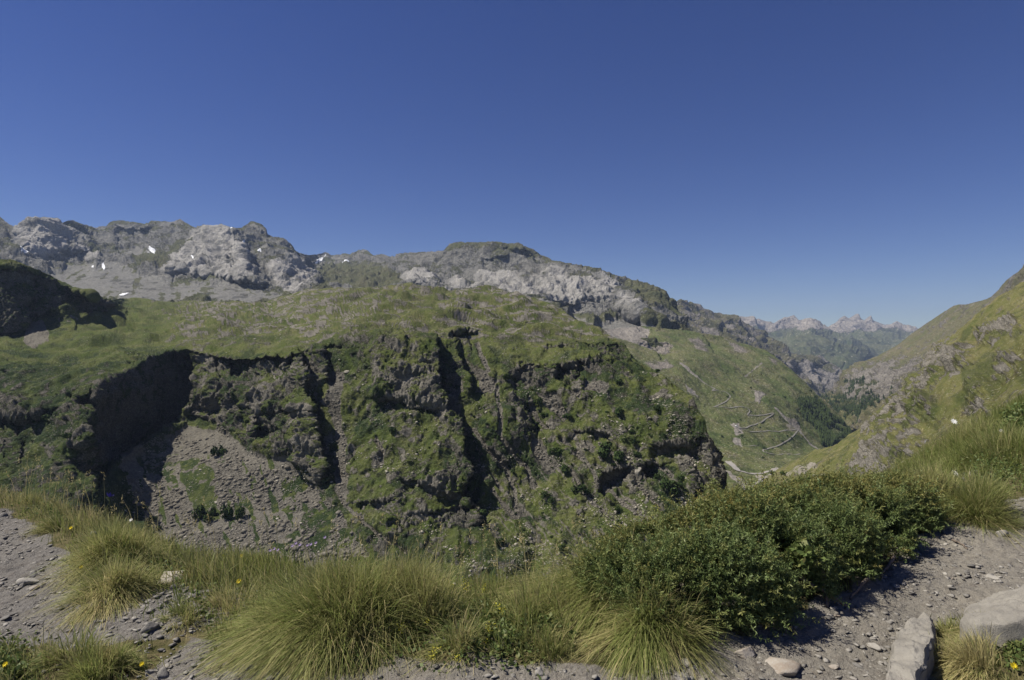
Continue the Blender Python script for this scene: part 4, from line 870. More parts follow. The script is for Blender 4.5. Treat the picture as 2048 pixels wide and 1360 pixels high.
def in_bush(X, Y):
    c = np.array([(.66, 3.3), (1.1, 3.6), (1.6, 3.8), (2.2, 4.3), (2.9, 4.9), (3.5, 5.4)])
    return np.min([np.hypot(X - a, Y - b) for a, b in c], 0) < .33
gx_, gy_ = rng.uniform(-9, 10, 720000), rng.uniform(2.3, 12.5, 720000)
dens = None
q = np.stack([gx_, gy_, 0 * gx_], -1)
dv = gy_ - vedge(gx_) + .12 * fbm(q / .35 + 3, 3); de = gy_ - eedge(gx_)
d1 = sstep(-.03, .18, dv) * sstep(2.2, 1.2, de)
d2 = sstep(-.08, .12, np.minimum(-1.78 - gx_, 3.2 - gy_ + .15 * fbm(q / .3, 3)) + .12 * fbm(q / .3 + 9, 3))
d3 = sstep(-.08, .12, np.minimum(gx_ - 2.15 - .25 * (gy_ - 2.9), 3.42 - gy_) + .1 * fbm(q / .25 + 4, 3))
bare_ = sstep(.25, .5, fbm(q / .7 + 40, 3)) * sstep(1.0, .3, np.abs(dv - .45)); bare_ = np.maximum(bare_, sstep(.42, .25, np.hypot((gx_ + 1.95) / 1.3, gy_ - 3.62)))
clump = fbm(q / .16 + 77, 3)
dens = np.maximum.reduce([d1, d2 * .6, d3 * .95]) * (1 - .7 * bare_) * (.35 + .65 * sstep(-.25, .25, clump))
near = np.clip(4.2 / np.hypot(gx_, gy_), .3, 1) ** 1.3
vis = np.abs(gx_ / gy_) < .92
keep = (rng.uniform(0, 1, len(gx_)) < dens * near) & vis & ~in_bush(gx_, gy_)
X, Y = gx_[keep], gy_[keep]; n = len(X); cl, dvk, D3, dek = clump[keep], dv[keep], d3[keep], de[keep]
q = np.stack([X, Y, 0 * X], -1)
big = sstep(-.3, .4, fbm(q / .5 + 30, 3))
ln = (.05 + .10 * rng.uniform(0, 1, n) + .07 * big + .03 * cl) * (1 - .45 * D3) * (.75 + .6 * sstep(.1, .5, dvk)) * (1 + .5 * sstep(4, 6, X))
wind = np.stack([-.22 + .18 * fbm(q / .4 + 5, 2), .1 * fbm(q / .4 + 15, 2)], -1)
lean = wind + rng.normal(0, .28, (n, 2))
dry = np.clip(.18 + .5 * fbm(q / .8 + 60, 3) + .25 * rng.normal(size=n) + .5 * sstep(-2.2, -4.2, X) * sstep(.6, -.1, -dek) + .55 * D3 * sstep(-.3, .2, fbm(q / .3 + 20, 3)) - .35 * sstep(4, 5, X), 0, .95)
tint = np.clip(.5 + .35 * fbm(q / .6 + 10, 3) + .22 * rng.normal(size=n), 0, 1)
Vb, Qb, Tb, Cb = blades(np.stack([X, Y, zg(X, Y) - .005], -1), ln, lean, .0022 + .0020 * rng.uniform(0, 1, n) + .0003 * Y, tint, dry)
tag(mesh_obj('grass', Vb, None, m_grass, quads=Qb, tris=Tb, attrs={'mask': Cb}), kind='stuff')
print('grass blades', n)

def tussock(px, py, wpx, length, n, lab, bias=(-.25, -.1), dryness=.25, tint0=.5, spread=.8, D=None, depth=None, seed=0, rad=None, wid=.0035):
    n = int(n * 1.25)
    r = np.random.default_rng(900 + seed)
    p = foreground_px(px, py) if D is None else np.array([(px - CX) / F * D, D, zg((px - CX) / F * D, D)])
    R0 = rad if rad else wpx / 2 / F * p[1] * .45
    m = max(5, n // 700); ca, cr = r.uniform(0, 6.283, m), R0 * np.sqrt(r.uniform(0, 1, m))
    w_ = r.integers(0, m, n); jx, jy = r.normal(0, R0 * .26, n), r.normal(0, R0 * .26, n)
    sx_, sy_ = cr[w_] * np.cos(ca[w_]) + jx, cr[w_] * np.sin(ca[w_]) + jy
    a = np.arctan2(sy_, sx_); rr = np.minimum(np.hypot(sx_, sy_), R0 * 1.25)
    dx, dy = rr * np.cos(a), rr * np.sin(a) * (depth or .8)
    X, Y = p[0] + dx, p[1] + dy
    hump = .35 * R0 * (1 - (rr / R0) ** 2)
    root = np.stack([dx, dy, zg(X, Y) - p[2] + hump - .02], -1)
    sub = fbm(np.stack([X, Y, 0 * X], -1) / .07 + 3 * seed, 2)
    out = np.stack([dx, dy], -1) / R0 * spread
    lean = out + np.array(bias) + r.normal(0, .24, (n, 2)) + .14 * np.stack([sub, -sub], -1) + r.normal(0, .28, (m, 2))[w_]
    L = length * np.clip(r.normal(.72, .27, n), .15, 1.3) * r.uniform(.72, 1.2, m)[w_]
    dead = r.uniform(0, 1, n) < .10
    lean = np.where(dead[:, None], lean * 1.3 + r.normal(0, .4, (n, 2)), lean)
    dry = np.clip(dryness * .8 + r.normal(0, .16, m)[w_] + .3 * sub + .25 * r.normal(size=n) + .6 * dead, 0, .95); tint = np.clip(tint0 + r.normal(0, .15, m)[w_] + .25 * sub + .25 * r.normal(size=n), 0, 1)
    V, Q, T, C = blades(root, L, lean, wid * r.uniform(.4, 1.2, n), tint, dry, droop=.8, r=r)
    o = mesh_obj('grass_tussock', V, None, m_tuss, quads=Q, tris=T, attrs={'mask': C}); o.location = tuple(p)
    return tag(o, lab, 'grass tussock')
tussock(655, 1258, 420, .325, 15000, 'largest rounded tussock of long fine grass in the middle of the verge', (-.38, -.2), .25, .6, .75, seed=1, rad=.31)
tussock(800, 1230, 260, .36, 5500, 'brownish tussock right behind the largest rounded tussock', (-.1, -.1), .55, .4, .7, seed=2, rad=.26)
tussock(1200, 1212, 420, .47, 15000, 'long drooping grass spilling left from under the juniper', (-.85, -.38), .3, .65, .55, seed=3, rad=.3)
tussock(1300, 1282, 160, .33, 4200, 'hanging green grass in front of the left end of the juniper', (-.25, -.75), .2, .55, .5, seed=4, rad=.16)
tussock(1120, 1190, 240, .42, 5000, 'pale tussock left of the drooping grass on the drop edge', (-.3, -.05), .4, .7, .7, seed=5, rad=.24)
tussock(215, 1195, 150, .26, 4200, 'round brown and green tussock on the inner edge of the left path', (-.12, -.25), .45, .45, .9, seed=6, rad=.2)
tussock(235, 1120, 200, .30, 4200, 'silvery green tussock just behind the round brown one', (-.35, -.1), .3, .85, .8, seed=7, rad=.24)
tussock(150, 1325, 120, .17, 1500, 'short tussock at the bottom left corner beside the path', (-.25, .05), .3, .6, .9, seed=8, rad=.13)
tussock(225, 1350, 120, .17, 1700, 'pale green tussock at the bottom edge left of the stones', (.2, .05), .35, .7, .9, seed=9, rad=.13)
tussock(1955, 1030, 120, .34, 5000, 'drooping tussock hanging over the right path edge', (-.05, -.35), .3, .45, .7, seed=10, rad=.22)
tussock(1880, 1000, 140, .34, 4200, 'upright bright grass behind the right end of the juniper', (.1, 0), .18, .6, .6, seed=11, rad=.3)
tussock(2010, 930, 200, .36, 6000, 'tall dark green grass near the right edge of the picture', (-.1, -.1), .15, .4, .7, seed=12, rad=.45)
tussock(1945, 900, 160, .33, 4200, 'tall grass with pale stalks on the right skyline of the verge', (-.15, 0), .35, .55, .7, seed=13, rad=.4)
tussock(520, 1160, 200, .22, 3800, 'low tussock on the drop edge left of the largest one', (-.3, 0), .35, .6, .9, seed=14, rad=.25)
tussock(360, 1110, 160, .18, 2600, 'low dry tussock on the drop edge above the tilted pale stone', (-.1, 0), .5, .4, .9, seed=15, rad=.22)
tussock(355, 1240, 90, .10, 900, 'short scrappy tuft on the gravel between two stones', (-.1, 0), .45, .6, 1.0, seed=16, rad=.12)

tussock(1955, 1335, 120, .15, 4200, 'flattened dry straw coloured grass on the mound in the bottom right corner', (-.35, .1), .95, .6, .9, seed=17, rad=.17, wid=.0034)
tussock(1885, 1330, 90, .13, 2600, 'short yellow green grass right beside the leaning granite slab', (-.1, .1), .4, .8, .9, seed=18, rad=.12, wid=.0034)
tussock(1915, 1272, 90, .12, 2200, 'short green grass at the foot of the half buried boulder', (0, .1), .35, .8, .9, seed=19, rad=.12, wid=.0034)
tussock(2010, 1270, 110, .13, 2600, 'dry grass in front of the half buried boulder at the right edge', (-.1, .1), .75, .6, .9, seed=20, rad=.14, wid=.0034)
for k, (x, y, w_, n_) in enumerate([(60, 1010, 60, 900), (120, 1060, 70, 1000), (280, 1085, 80, 1100), (430, 1105, 90, 1200), (560, 1130, 80, 1000), (905, 1190, 100, 1400), (990, 1165, 90, 1200), (1060, 1230, 80, 900), (760, 1130, 90, 1000), (1090, 1300, 60, 700), (930, 1300, 60, 600), (480, 1215, 60, 700)]):
    o = tussock(x, y, w_, .15 + .04 * (k % 3), n_, 'small uneven grass tuft on the verge between the path and the drop', (-.2 + .1 * (k % 4), -.1), .2 + .13 * (k % 4), .35 + .15 * (k % 4), .8, seed=30 + k, rad=.11 + .02 * (k % 3), wid=.0032)
    o['group'] = 'small grass tufts along the verge'
# tall dry stalks with seed heads
def stalks(pts, lab):
    V, Q, T, C, o = [], [], [], [], 0
    pts = np.array(pts); n = len(pts)
    L = rng.uniform(.35, .6, n)
    v, q_, t_, c_ = blades(pts, L, rng.normal([-.12, 0], .16, (n, 2)), np.full(n, .0035), np.full(n, .6), rng.uniform(.6, .95, n), droop=.9)
    tip = v.reshape(n, 7, 3)[:, 6]
    m = 7
    tp = np.repeat(tip, m, 0) + rng.normal(0, .006, (n * m, 3)) - np.tile(np.arange(m), n)[:, None] * np.array([0, 0, .009])
    v2, q2, t2, c2 = blades(tp, np.full(n * m, .025), rng.normal(0, .5, (n * m, 2)), np.full(n * m, .006), np.full(n * m, .6), np.full(n * m, .9))
    return np.concatenate([v, v2]), np.concatenate([q_, q2 + len(v)]), np.concatenate([t_, t2 + len(v)]), np.concatenate([c_, c2])
sp = []
for x0, x1, k in ((820, 1120, 38), (560, 800, 14), (1120, 1200, 10), (1840, 2040, 26), (20, 340, 40), (340, 560, 12)):
    for _ in range(k):
        px = rng.uniform(x0, x1); Y0 = None
        s = np.linspace(2.6, 12, 400); Xs = (px - CX) / F * s
        D = s[np.argmin(np.abs(s - eedge(Xs)))] - rng.uniform(-.1, .5)
        sp.append([(px - CX) / F * D, D, zg((px - CX) / F * D, D)])
V, Q, T, C = stalks(sp, '')
tag(mesh_obj('dry_grass_stalks', V, None, m_grass, quads=Q, tris=T, attrs={'mask': C}), kind='stuff')

# low leafy herbs
m_herb = blade_mat('herb_leaf', (.050, .085, .022), (.12, .165, .05), (.3, .26, .1), .3)
def leaves(pts, size, up=.6, r=rng):
    n = len(pts); a = r.normal(size=(n, 3)); a[:, 2] = np.abs(a[:, 2]) * up; a /= np.linalg.norm(a, axis=1, keepdims=True)
    b = np.cross(a, r.normal(size=(n, 3))); b /= np.linalg.norm(b, axis=1, keepdims=True); s = np.asarray(size)[:, None]
    nn = np.cross(a, b)
    v = np.stack([pts, pts + a * s * .5 + b * s * .3 - nn * s * .08, pts + a * s - nn * s * .2, pts + a * s * .5 - b * s * .3 - nn * s * .08], 1).reshape(-1, 3)
    c = np.stack([np.repeat(r.uniform(0, 1, n), 4), np.tile([.1, .5, 1, .5], n), np.repeat(np.clip(r.normal(.08, .2, n), 0, .8), 4)], -1)
    return v, np.arange(4 * n).reshape(-1, 4), c
hp = []
for cx, cy, wx, wy, n, hh in ((980, 1240, 150, 70, 6500, .10), (660, 1320, 100, 18, 2600, .12), (430, 1180, 70, 60, 1500, .07), (560, 1160, 120, 40, 1500, .08), (350, 1130, 90, 30, 1600, .10), (120, 1020, 60, 30, 900, .15), (1330, 1250, 60, 40, 700, .15), (20, 1330, 40, 40, 900, .06), (2030, 1300, 25, 40, 700, .10), (1990, 950, 60, 40, 1800, .35), (2030, 860, 40, 60, 1800, .4)):
    k = 0
    pa = np.stack([rng.normal(cx, wx * .55, n), rng.normal(cy, wy * .55, n)], -1)
    g = np.array([foreground_px(a, min(b, 1380)) for a, b in pa[::5]])
    g = np.repeat(g, 5, 0)[:n] + rng.normal(0, .03, (min(n, len(g) * 5), 3)) * np.array([1, 1, 0])
    g[:, 2] = zg(g[:, 0], g[:, 1]) + rng.uniform(0, hh, len(g)) * (.5 + .5 * perlin(g / .08))
    ok = (g[:, 1] < eedge(g[:, 0]) + .3) & ~in_bush(g[:, 0], g[:, 1])
    hp.append(g[ok])
hp = np.concatenate(hp)
v, f, c = leaves(hp, rng.uniform(.012, .034, len(hp)))
tag(mesh_obj('low_herbs', v, f, m_herb, attrs={'mask': c}), kind='stuff')
# ---------------------------------------------------------------- juniper
LOBES = [(1235, 1165, 3.62, 70, 70), (1320, 1195, 3.45, 90, 85), (1420, 1165, 3.5, 95, 95), (1500, 1175, 3.55, 80, 90), (1300, 1110, 3.85, 95, 55), (1400, 1090, 3.95, 95, 60), (1480, 1080, 3.95, 95, 75), (1570, 1125, 3.9, 90, 90), (1560, 1035, 4.35, 95, 55), (1660, 1105, 4.2, 85, 95),
         (1650, 1015, 4.7, 90, 55), (1735, 1065, 4.55, 80, 80), (1750, 1005, 5.0, 80, 45), (1815, 1030, 4.95, 60, 55), (1855, 1015, 5.2, 42, 42), (1605, 1180, 3.8, 65, 50), (1690, 1145, 4.1, 55, 45), (1470, 1025, 4.4, 60, 35), (1790, 985, 5.3, 60, 30)]
def lobe_points(lobes, n, shell=(.72, 1.05), seed=3, floor=True):
    r = np.random.default_rng(seed)
    C = np.array([[(x - CX) / F * D, D, (HZ - y) / F * D] for x, y, D, a, b in lobes]); S = np.array([[a / F * D, .85 * (a + b) / 2 / F * D, b / F * D] for x, y, D, a, b in lobes])
    w = (S[:, 0] * S[:, 2]); k = r.choice(len(lobes), n * 3, p=w / w.sum())
    d = r.normal(size=(n * 3, 3)); d /= np.linalg.norm(d, axis=1, keepdims=True)
    p0 = C[k] + d * S[k]
    lump = .75 * fbm(p0 / .17 + 3, 3) + .55 * perlin(p0 / .38 + 11)                       # twiggy clumps with gaps between them
    rad = r.uniform(*shell, n * 3) + .27 * lump
    p = C[k] + d * S[k] * rad[:, None]
    ok = np.ones(len(p), bool)
    for c, s in zip(C, S): ok &= (((p - c) / (s * .74)) ** 2).sum(1) > 1
    if floor: ok &= p[:, 2] > zg(p[:, 0], p[:, 1]) + .04
    ok &= (lump > -.36)
    p, d, lump = p[ok][:n], d[ok][:n], lump[ok][:n]
    return p, d, lump
def sprigs(p, d, lump, needles, size, seed=4, golden=None, nl=None, out=.8):
    """short branchlets bristling with needles"""
    r = np.random.default_rng(seed); n = len(p)
    ax = d * out + np.array([0, 0, .35]) + r.normal(0, .45, (n, 3)); ax /= np.linalg.norm(ax, axis=1, keepdims=True)
    L = size * r.uniform(.6, 1.4, n)
    m = n * needles; k = np.repeat(np.arange(n), needles)
    t = np.tile(np.linspace(.05, 1, needles), n)
    base = p[k] + ax[k] * (L[k] * t)[:, None]
    nd = ax[k] * .7 + r.normal(0, .75, (m, 3)); nd /= np.linalg.norm(nd, axis=1, keepdims=True)
    sd_ = np.cross(nd, r.normal(size=(m, 3))); sd_ /= np.linalg.norm(sd_, axis=1, keepdims=True) + 1e-9
    ln = ((nl or size * .66) * r.uniform(.7, 1.3, m))[:, None]; wn = ln * .125
    v = np.stack([base, base + nd * ln * .5 + sd_ * wn, base + nd * ln, base + nd * ln * .5 - sd_ * wn], 1).reshape(-1, 3)
    tone = np.clip(.5 + .35 * lump + r.normal(0, .2, n), 0, 1)[k]
    gold = np.clip((golden if golden is not None else 0 * lump) + r.normal(0, .22, n), 0, 1)[k] * (t > .35)
    c = np.stack([np.repeat(tone, 4), np.tile([0., .5, 1., .5], m), np.repeat(gold, 4)], -1)
    return v, np.arange(4 * m).reshape(-1, 4), c
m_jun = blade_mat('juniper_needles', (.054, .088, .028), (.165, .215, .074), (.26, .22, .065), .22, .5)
m_wood = simple_mat('juniper_wood', (.20, .16, .125), (.11, .09, .075), 40, .5, bdist=.004)
jun = tag(empty('juniper_bush', (1.6, 4.0, -1.6)), 'long low juniper bush sprawling along the outer edge of the path', 'juniper bush')
def jun_mesh(name, pts, needles, size, seed, nl=None, out=.8):
    p, d, l = pts
    hgt = (p[:, 2] - zg(p[:, 0], np.minimum(p[:, 1], eedge(p[:, 0]))))
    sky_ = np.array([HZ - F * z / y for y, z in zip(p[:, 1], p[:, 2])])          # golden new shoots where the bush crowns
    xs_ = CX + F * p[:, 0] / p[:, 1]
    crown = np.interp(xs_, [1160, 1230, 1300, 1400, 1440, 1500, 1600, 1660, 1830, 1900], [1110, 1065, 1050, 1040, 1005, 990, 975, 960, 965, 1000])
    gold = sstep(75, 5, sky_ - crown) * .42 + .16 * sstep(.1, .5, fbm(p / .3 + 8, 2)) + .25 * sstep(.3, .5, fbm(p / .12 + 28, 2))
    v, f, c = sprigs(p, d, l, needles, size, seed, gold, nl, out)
    o = mesh_obj(name, v - np.array(jun.location), f, m_jun, jun, attrs={'mask': c}); return o
jp = lobe_points(LOBES, 34000, (.8, 1.05), 3)
jq = lobe_points(LOBES, 7000, (.55, .85), 13)
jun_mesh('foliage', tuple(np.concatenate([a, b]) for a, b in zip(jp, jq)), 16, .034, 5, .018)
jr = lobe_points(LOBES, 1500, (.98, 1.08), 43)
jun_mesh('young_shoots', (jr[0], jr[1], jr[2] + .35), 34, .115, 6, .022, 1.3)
def tube(pts, r0, r1, seg=7, wob=.0):
    P = np.asarray(pts, float); s = np.linspace(0, 1, 14); q = np.linspace(0, 1, len(P))
    P = np.stack([np.interp(s, q, P[:, c]) for c in range(3)], -1); P[1:-1] += wob * rng.normal(size=(12, 3))
    t = np.gradient(P, axis=0); t /= np.linalg.norm(t, axis=1, keepdims=True)
    a = np.cross(t, [.3, .2, 1]); a /= np.linalg.norm(a, axis=1, keepdims=True); b = np.cross(t, a)
    th = np.linspace(0, 2 * np.pi, seg + 1)[:-1]; r = (r0 + (r1 - r0) * s)[:, None, None]
    v = P[:, None] + r * (np.cos(th)[None, :, None] * a[:, None] + np.sin(th)[None, :, None] * b[:, None])
    i = np.arange(13)[:, None] * seg; k = np.arange(seg)[None]
    f = np.stack([i + k, i + (k + 1) % seg, i + seg + (k + 1) % seg, i + seg + k], -1).reshape(-1, 4)
    return v.reshape(-1, 3), f
def gp(x, y, up=0.0):
    p = foreground_px(x, y); return p + np.array([0, 0, up])
for pts, r0, r1 in [([gp(1600, 1195, .12), gp(1640, 1205, .08), gp(1695, 1222, .03)], .014, .006), ([gp(1750, 1150, .08), gp(1735, 1175, .06), gp(1700, 1210, .03)], .016, .007), ([gp(1560, 1225, .05), gp(1575, 1250, .03), gp(1590, 1275, .01)], .014, .005), ([gp(1500, 1220, .12), gp(1450, 1270, .05)], .02, .01), ([gp(1400, 1230, .15), gp(1420, 1280, .04)], .018, .01), ([gp(1790, 1130, .06), gp(1760, 1165, .02)], .012, .005), ([gp(1640, 1190, .2), gp(1655, 1215, .0)], .014, .01)]:
    v, f = tube(pts, r0, r1, wob=.006); mesh_obj('branch', v - np.array(jun.location), f, m_wood, jun)
# a second, smaller one up at the right edge
LOB2 = [(2035, 862, 7.4, 36, 26), (2062, 845, 7.8, 46, 38)]
p, d, l = lobe_points(LOB2, 2600, (.4, 1.1), 23, floor=False)
v, f, c = leaves(p, rng.uniform(.03, .06, len(p))); c[:, 0] = .4 + .6 * c[:, 0]
tag(mesh_obj('leafy_bush', v, f, m_herb, attrs={'mask': c}), 'low light green leafy bush at the right edge above the tall grass', 'bush')
# leafy dark plant on the right bank
p, d, l = lobe_points([(1985, 985, 5.9, 32, 30), (2003, 1010, 5.6, 22, 28)], 330, (.3, 1.1), 33, floor=False)
v, f, c = leaves(p, np.full(len(p), .075)); c[:, 0] *= .4
tag(mesh_obj('leafy_plant', v, f, m_herb, attrs={'mask': c}), 'dark leafy plant beside the drooping tussock on the right bank', 'plant')
for x, y, lab in [(1605, 1110, 'light green leafy sprig growing out of the front of the juniper')]:
    D = 3.62 if x > 1500 else 3.3
    c0 = ray(x, y, D); p = c0 + rng.normal(0, .028, (110, 3)); v, f, c = leaves(p, np.full(110, .05)); c[:, 0] = .9
    tag(mesh_obj('leafy_plant', v, f, m_herb, attrs={'mask': c}), lab, 'plant')
for x0, y0, x1, y1, lab in [(1905, 1085, 1935, 1102, 'bare brown stick lying on the path under the right bank'), (1565, 1250, 1572, 1275, 'short broken root sticking out of the path below the juniper'), (640, 1338, 655, 1356, 'short brown twig lying at the bottom of the largest tussock')]:
    v, f = tube([gp(x0, y0, .015), gp((x0 + x1) / 2, (y0 + y1) / 2, .025), gp(x1, y1, .012)], .008, .005, wob=.003)
    tag(mesh_obj('stick', v, f, m_wood), lab, 'stick')

# ---------------------------------------------------------------- stones
def stone_mat(name, a, b, spots):
    M = NT(name); co = M.coord(); n1 = M.noise(co, 9, 6, .7); n2 = M.noise(co, 90, 4, .75); n3 = M.noise(M.coord(1, 1, 4), 6, 5, .7, .8)
    c = M.mix(M.ramp(n1, .35, .65), a, b); c = M.mix(M.math('MULTIPLY', M.ramp(n3, .55, .7), .5), c, tuple(x * .6 for x in b))
    c = M.mix(M.math('MULTIPLY', M.ramp(n2, .56, .68), .6), c, spots)
    M.base(c); M.set(M.bsdf, 'Roughness', .85); M.bump(M.math('ADD', n2, n1), .7, .008); return M.m
m_st1 = stone_mat('grey_stone', (.25, .235, .21), (.175, .165, .148), (.32, .30, .27))
m_st2 = stone_mat('pale_stone', (.35, .33, .29), (.27, .252, .222), (.20, .19, .17))
m_st3 = stone_mat('rusty_stone', (.36, .33, .285), (.27, .225, .18), (.42, .40, .37))
m_st4 = stone_mat('slate_stone', (.205, .195, .178), (.14, .133, .122), (.26, .245, .22))
def stone(px, py, wpx, hpx, lab, seed, mat=m_st1, flat=None, tilt=0., rz=None, cat='stone', group=None, base=ICO3, sink=.25, cuts=11, rough=.03):
    p = foreground_px(px, py + hpx * .35); s = wpx / F * p[1] / 2
    v, f = rock_shape(seed, base, cuts, 1, rough, .4, .75)
    v[:, 2] *= (flat if flat else max(.3, min(1.1, hpx / wpx)))
    w_ = (v[:, 0].max() - v[:, 0].min()) / 2
    o = mesh_obj('stone' if cat == 'stone' else cat, v * s / w_, f, mat)
    o.location = tuple(p + np.array([0, 0, s * (flat or hpx / wpx) * (1 - 2 * sink) * .7])); o.rotation_euler = (tilt, 0, rz if rz is not None else (seed * 1.7) % 3)
    return tag(o, lab, cat, group)
stone(340, 1157, 44, 26, 'pale tilted stone with a rusty top in the short grass', 201, m_st3, tilt=.25, rz=.3)
stone(300, 1252, 34, 26, 'dark wedge shaped grey stone alone on the path left of the big tussock', 202, m_st1, tilt=-.3, rz=.5)
stone(354, 1194, 22, 16, 'small square slate blue stone below the tilted pale stone', 203, m_st4, rz=.4, cuts=7)
stone(331, 1202, 18, 16, 'small brown stone touching the square slate stone', 204, m_st3)
stone(58, 1160, 40, 24, 'rounded pale stone in the pile on the left path', 205, m_st2)
stone(84, 1168, 24, 20, 'grey angular stone at the right of the pile on the left path', 206, m_st1)
stone(72, 1174, 22, 18, 'yellowish stone at the front of the pile on the left path', 207, m_st3)
stone(70, 1148, 20, 16, 'dark stone at the back of the pile on the left path', 208, m_st4)
stone(44, 1172, 14, 12, 'small stone at the left of the pile on the left path', 209, m_st1)
stone(185, 1070, 16, 20, 'upright grey stone half hidden in the silvery grass', 210, m_st1)
stone(22, 985, 18, 12, 'pale stone in the grass on the far left bank', 211, m_st2)
stone(3, 1030, 18, 18, 'dark stone cut by the left edge of the picture', 212, m_st4)
stone(112, 1112, 12, 10, 'small stone first in the row along the grass edge of the left path', 213); stone(122, 1118, 14, 10, 'pale stone second in the row along the grass edge of the left path', 214, m_st2); stone(133, 1120, 10, 8, 'tiny stone last in the row along the grass edge of the left path', 215, m_st4)
stone(1948, 945, 26, 18, 'white stone lying in the grass of the right bank', 216, m_st2)
stone(2003, 1066, 22, 16, 'pale block by itself on the right path below the bank', 217, m_st2)
stone(1792, 1172, 18, 12, 'pale pebble beside the juniper branches on the path', 218, m_st2)
stone(1488, 1302, 42, 26, 'flat topped stone embedded in the path under the juniper', 219, m_st3, sink=.4)
stone(1362, 1350, 52, 30, 'large flat grey stone at the bottom edge under the drooping grass', 220, m_st1, flat=.35, sink=.35)
stone(1565, 1325, 76, 30, 'brownish worn rock embedded in the path near the bottom edge', 221, m_st3, flat=.25, sink=.45)
stone(1746, 1285, 30, 24, 'flat beige stone left of the pale leaning boulder', 222, m_st2, flat=.3)
stone(605, 1350, 22, 14, 'grey stone at the bottom edge below the largest tussock', 223); stone(500, 1335, 22, 18, 'upright thin slate at the bottom below the largest tussock', 224, m_st4)
stone(1080, 1345, 26, 14, 'pale stone at the bottom edge below the leafy herbs', 225, m_st2); stone(940, 1352, 18, 12, 'flat bluish stone at the bottom edge in the middle', 226, m_st4, flat=.3); stone(470, 1350, 20, 14, 'beige stone at the bottom edge near the upright slate', 227, m_st2)
stone(300, 1345, 20, 14, 'stone at the bottom edge right of the pale green tussock', 228, m_st1)
# the two big boulders on the right
def big(px, py, D, wpx, hpx, depth, seed, lab, tilt, rz, pts_cut, sink=.1):
    v, f = rock_shape(seed, ICO5, 4, 1, .0, .62, .9)
    for n, d_ in pts_cut:
        n = np.array(n, float); n /= np.linalg.norm(n); k = np.maximum(0, v @ n - d_); v = v - k[:, None] * n * .96
    v += (.045 * fbm(v * 1.8 + seed, 4) + .02 * ridged(v * 5, 3) - .01)[:, None] * v
    sx, sz = wpx / F * D / 2, hpx / F * D / 2
    v *= np.array([sx, depth, sz])
    o = mesh_obj('boulder', v, f, m_st5, smooth=True); X = (px - CX) / F * D
    o.location = (X, D, (HZ - py) / F * D); o.rotation_euler = (tilt[0], tilt[1], rz)
    return tag(o, lab, 'boulder')
def slab(outline, hgt, seed, lab, tilt):
    """a half buried slab: its top outline stands hgt above the path, its sides go down into the ground"""
    import bmesh
    P = []
    for x, y in outline:
        D = 3.0
        for _ in range(8):
            X = (x - CX) / F * D; D = -(float(zg(X, D)) + hgt) * F / (y - HZ)
        P.append([(x - CX) / F * D, D, float(zg((x - CX) / F * D, D)) + hgt])
    P = np.array(P); c = P.mean(0)
    top = c + (P - c) * np.array([.86, .86, 1]) + np.array([0, 0, .012]); mid = P - np.array([0, 0, .02]); low = c + (P - c) * 1.04 - np.array([0, 0, hgt * 1.6])
    bm = bmesh.new()
    for q in np.concatenate([top, mid, low, [c + np.array([0, 0, .03])]]): bm.verts.new(tuple(q - c))
    r = bmesh.ops.convex_hull(bm, input=bm.verts); bmesh.ops.delete(bm, geom=[g for g in r['geom_interior'] if isinstance(g, bmesh.types.BMVert)], context='VERTS')
    bmesh.ops.triangulate(bm, faces=bm.faces)
    for _ in range(5): bmesh.ops.subdivide_edges(bm, edges=[e for e in bm.edges if e.calc_length() > .018], cuts=1, use_grid_fill=True); bmesh.ops.triangulate(bm, faces=bm.faces)
    bmesh.ops.smooth_vert(bm, verts=bm.verts, factor=.5, use_axis_x=True, use_axis_y=True, use_axis_z=True); bmesh.ops.smooth_vert(bm, verts=bm.verts, factor=.5, use_axis_x=True, use_axis_y=True, use_axis_z=True)
    bm.verts.index_update(); v = np.array([x.co[:] for x in bm.verts]); f = np.array([[l.index for l in p.verts] for p in bm.faces]); bm.free()
    q = v + c
    v = v + np.stack([0 * q[:, 0], 0 * q[:, 0], .030 * fbm(q / .16 + seed, 4) + .012 * blocks(q / .09 + seed, 2) + .004 * perlin(q / .02)], -1) + .012 * np.stack([perlin(q / .07 + 3), perlin(q / .07 + 9), 0 * q[:, 0]], -1)
    o = mesh_obj('boulder', v, f, m_st5); o.location = tuple(c)
    return tag(o, lab, 'boulder')
m_st5 = NT('granite'); _co = m_st5.coord(); _n1 = m_st5.noise(_co, 7, 6, .7); _n2 = m_st5.noise(_co, 160, 4, .8); _n3 = m_st5.noise(m_st5.coord(1, 1, .35), 16, 6, .75, .7)
_c = m_st5.mix(m_st5.ramp(_n1, .35, .66), (.305, .285, .245), (.225, .21, .182)); _c = m_st5.mix(m_st5.math('MULTIPLY', m_st5.ramp(_n3, .54, .68), .55), _c, (.25, .235, .21))
_c = m_st5.mix(m_st5.math('MULTIPLY', m_st5.ramp(_n2, .54, .66), .75), _c, (.21, .2, .185)); m_st5.base(_c); m_st5.bump(m_st5.math('ADD', _n2, m_st5.math('MULTIPLY', _n3, 1.6)), .9, .006); m_st5 = m_st5.m
slab([(1766, 1400), (1772, 1345), (1780, 1300), (1795, 1262), (1818, 1237), (1846, 1220), (1864, 1228), (1870, 1250), (1868, 1280), (1858, 1310), (1842, 1345), (1822, 1400)], .13, 301, 'pale granite slab lying along the path left of the dry grass', (.02, .05))
slab([(1918, 1234), (1930, 1214), (1955, 1197), (1995, 1184), (2048, 1175), (2120, 1172), (2150, 1200), (2110, 1228), (2048, 1224), (1990, 1242), (1945, 1250)], .15, 302, 'pale flat granite boulder half buried behind the dry grass at the right edge', (.0, .03))
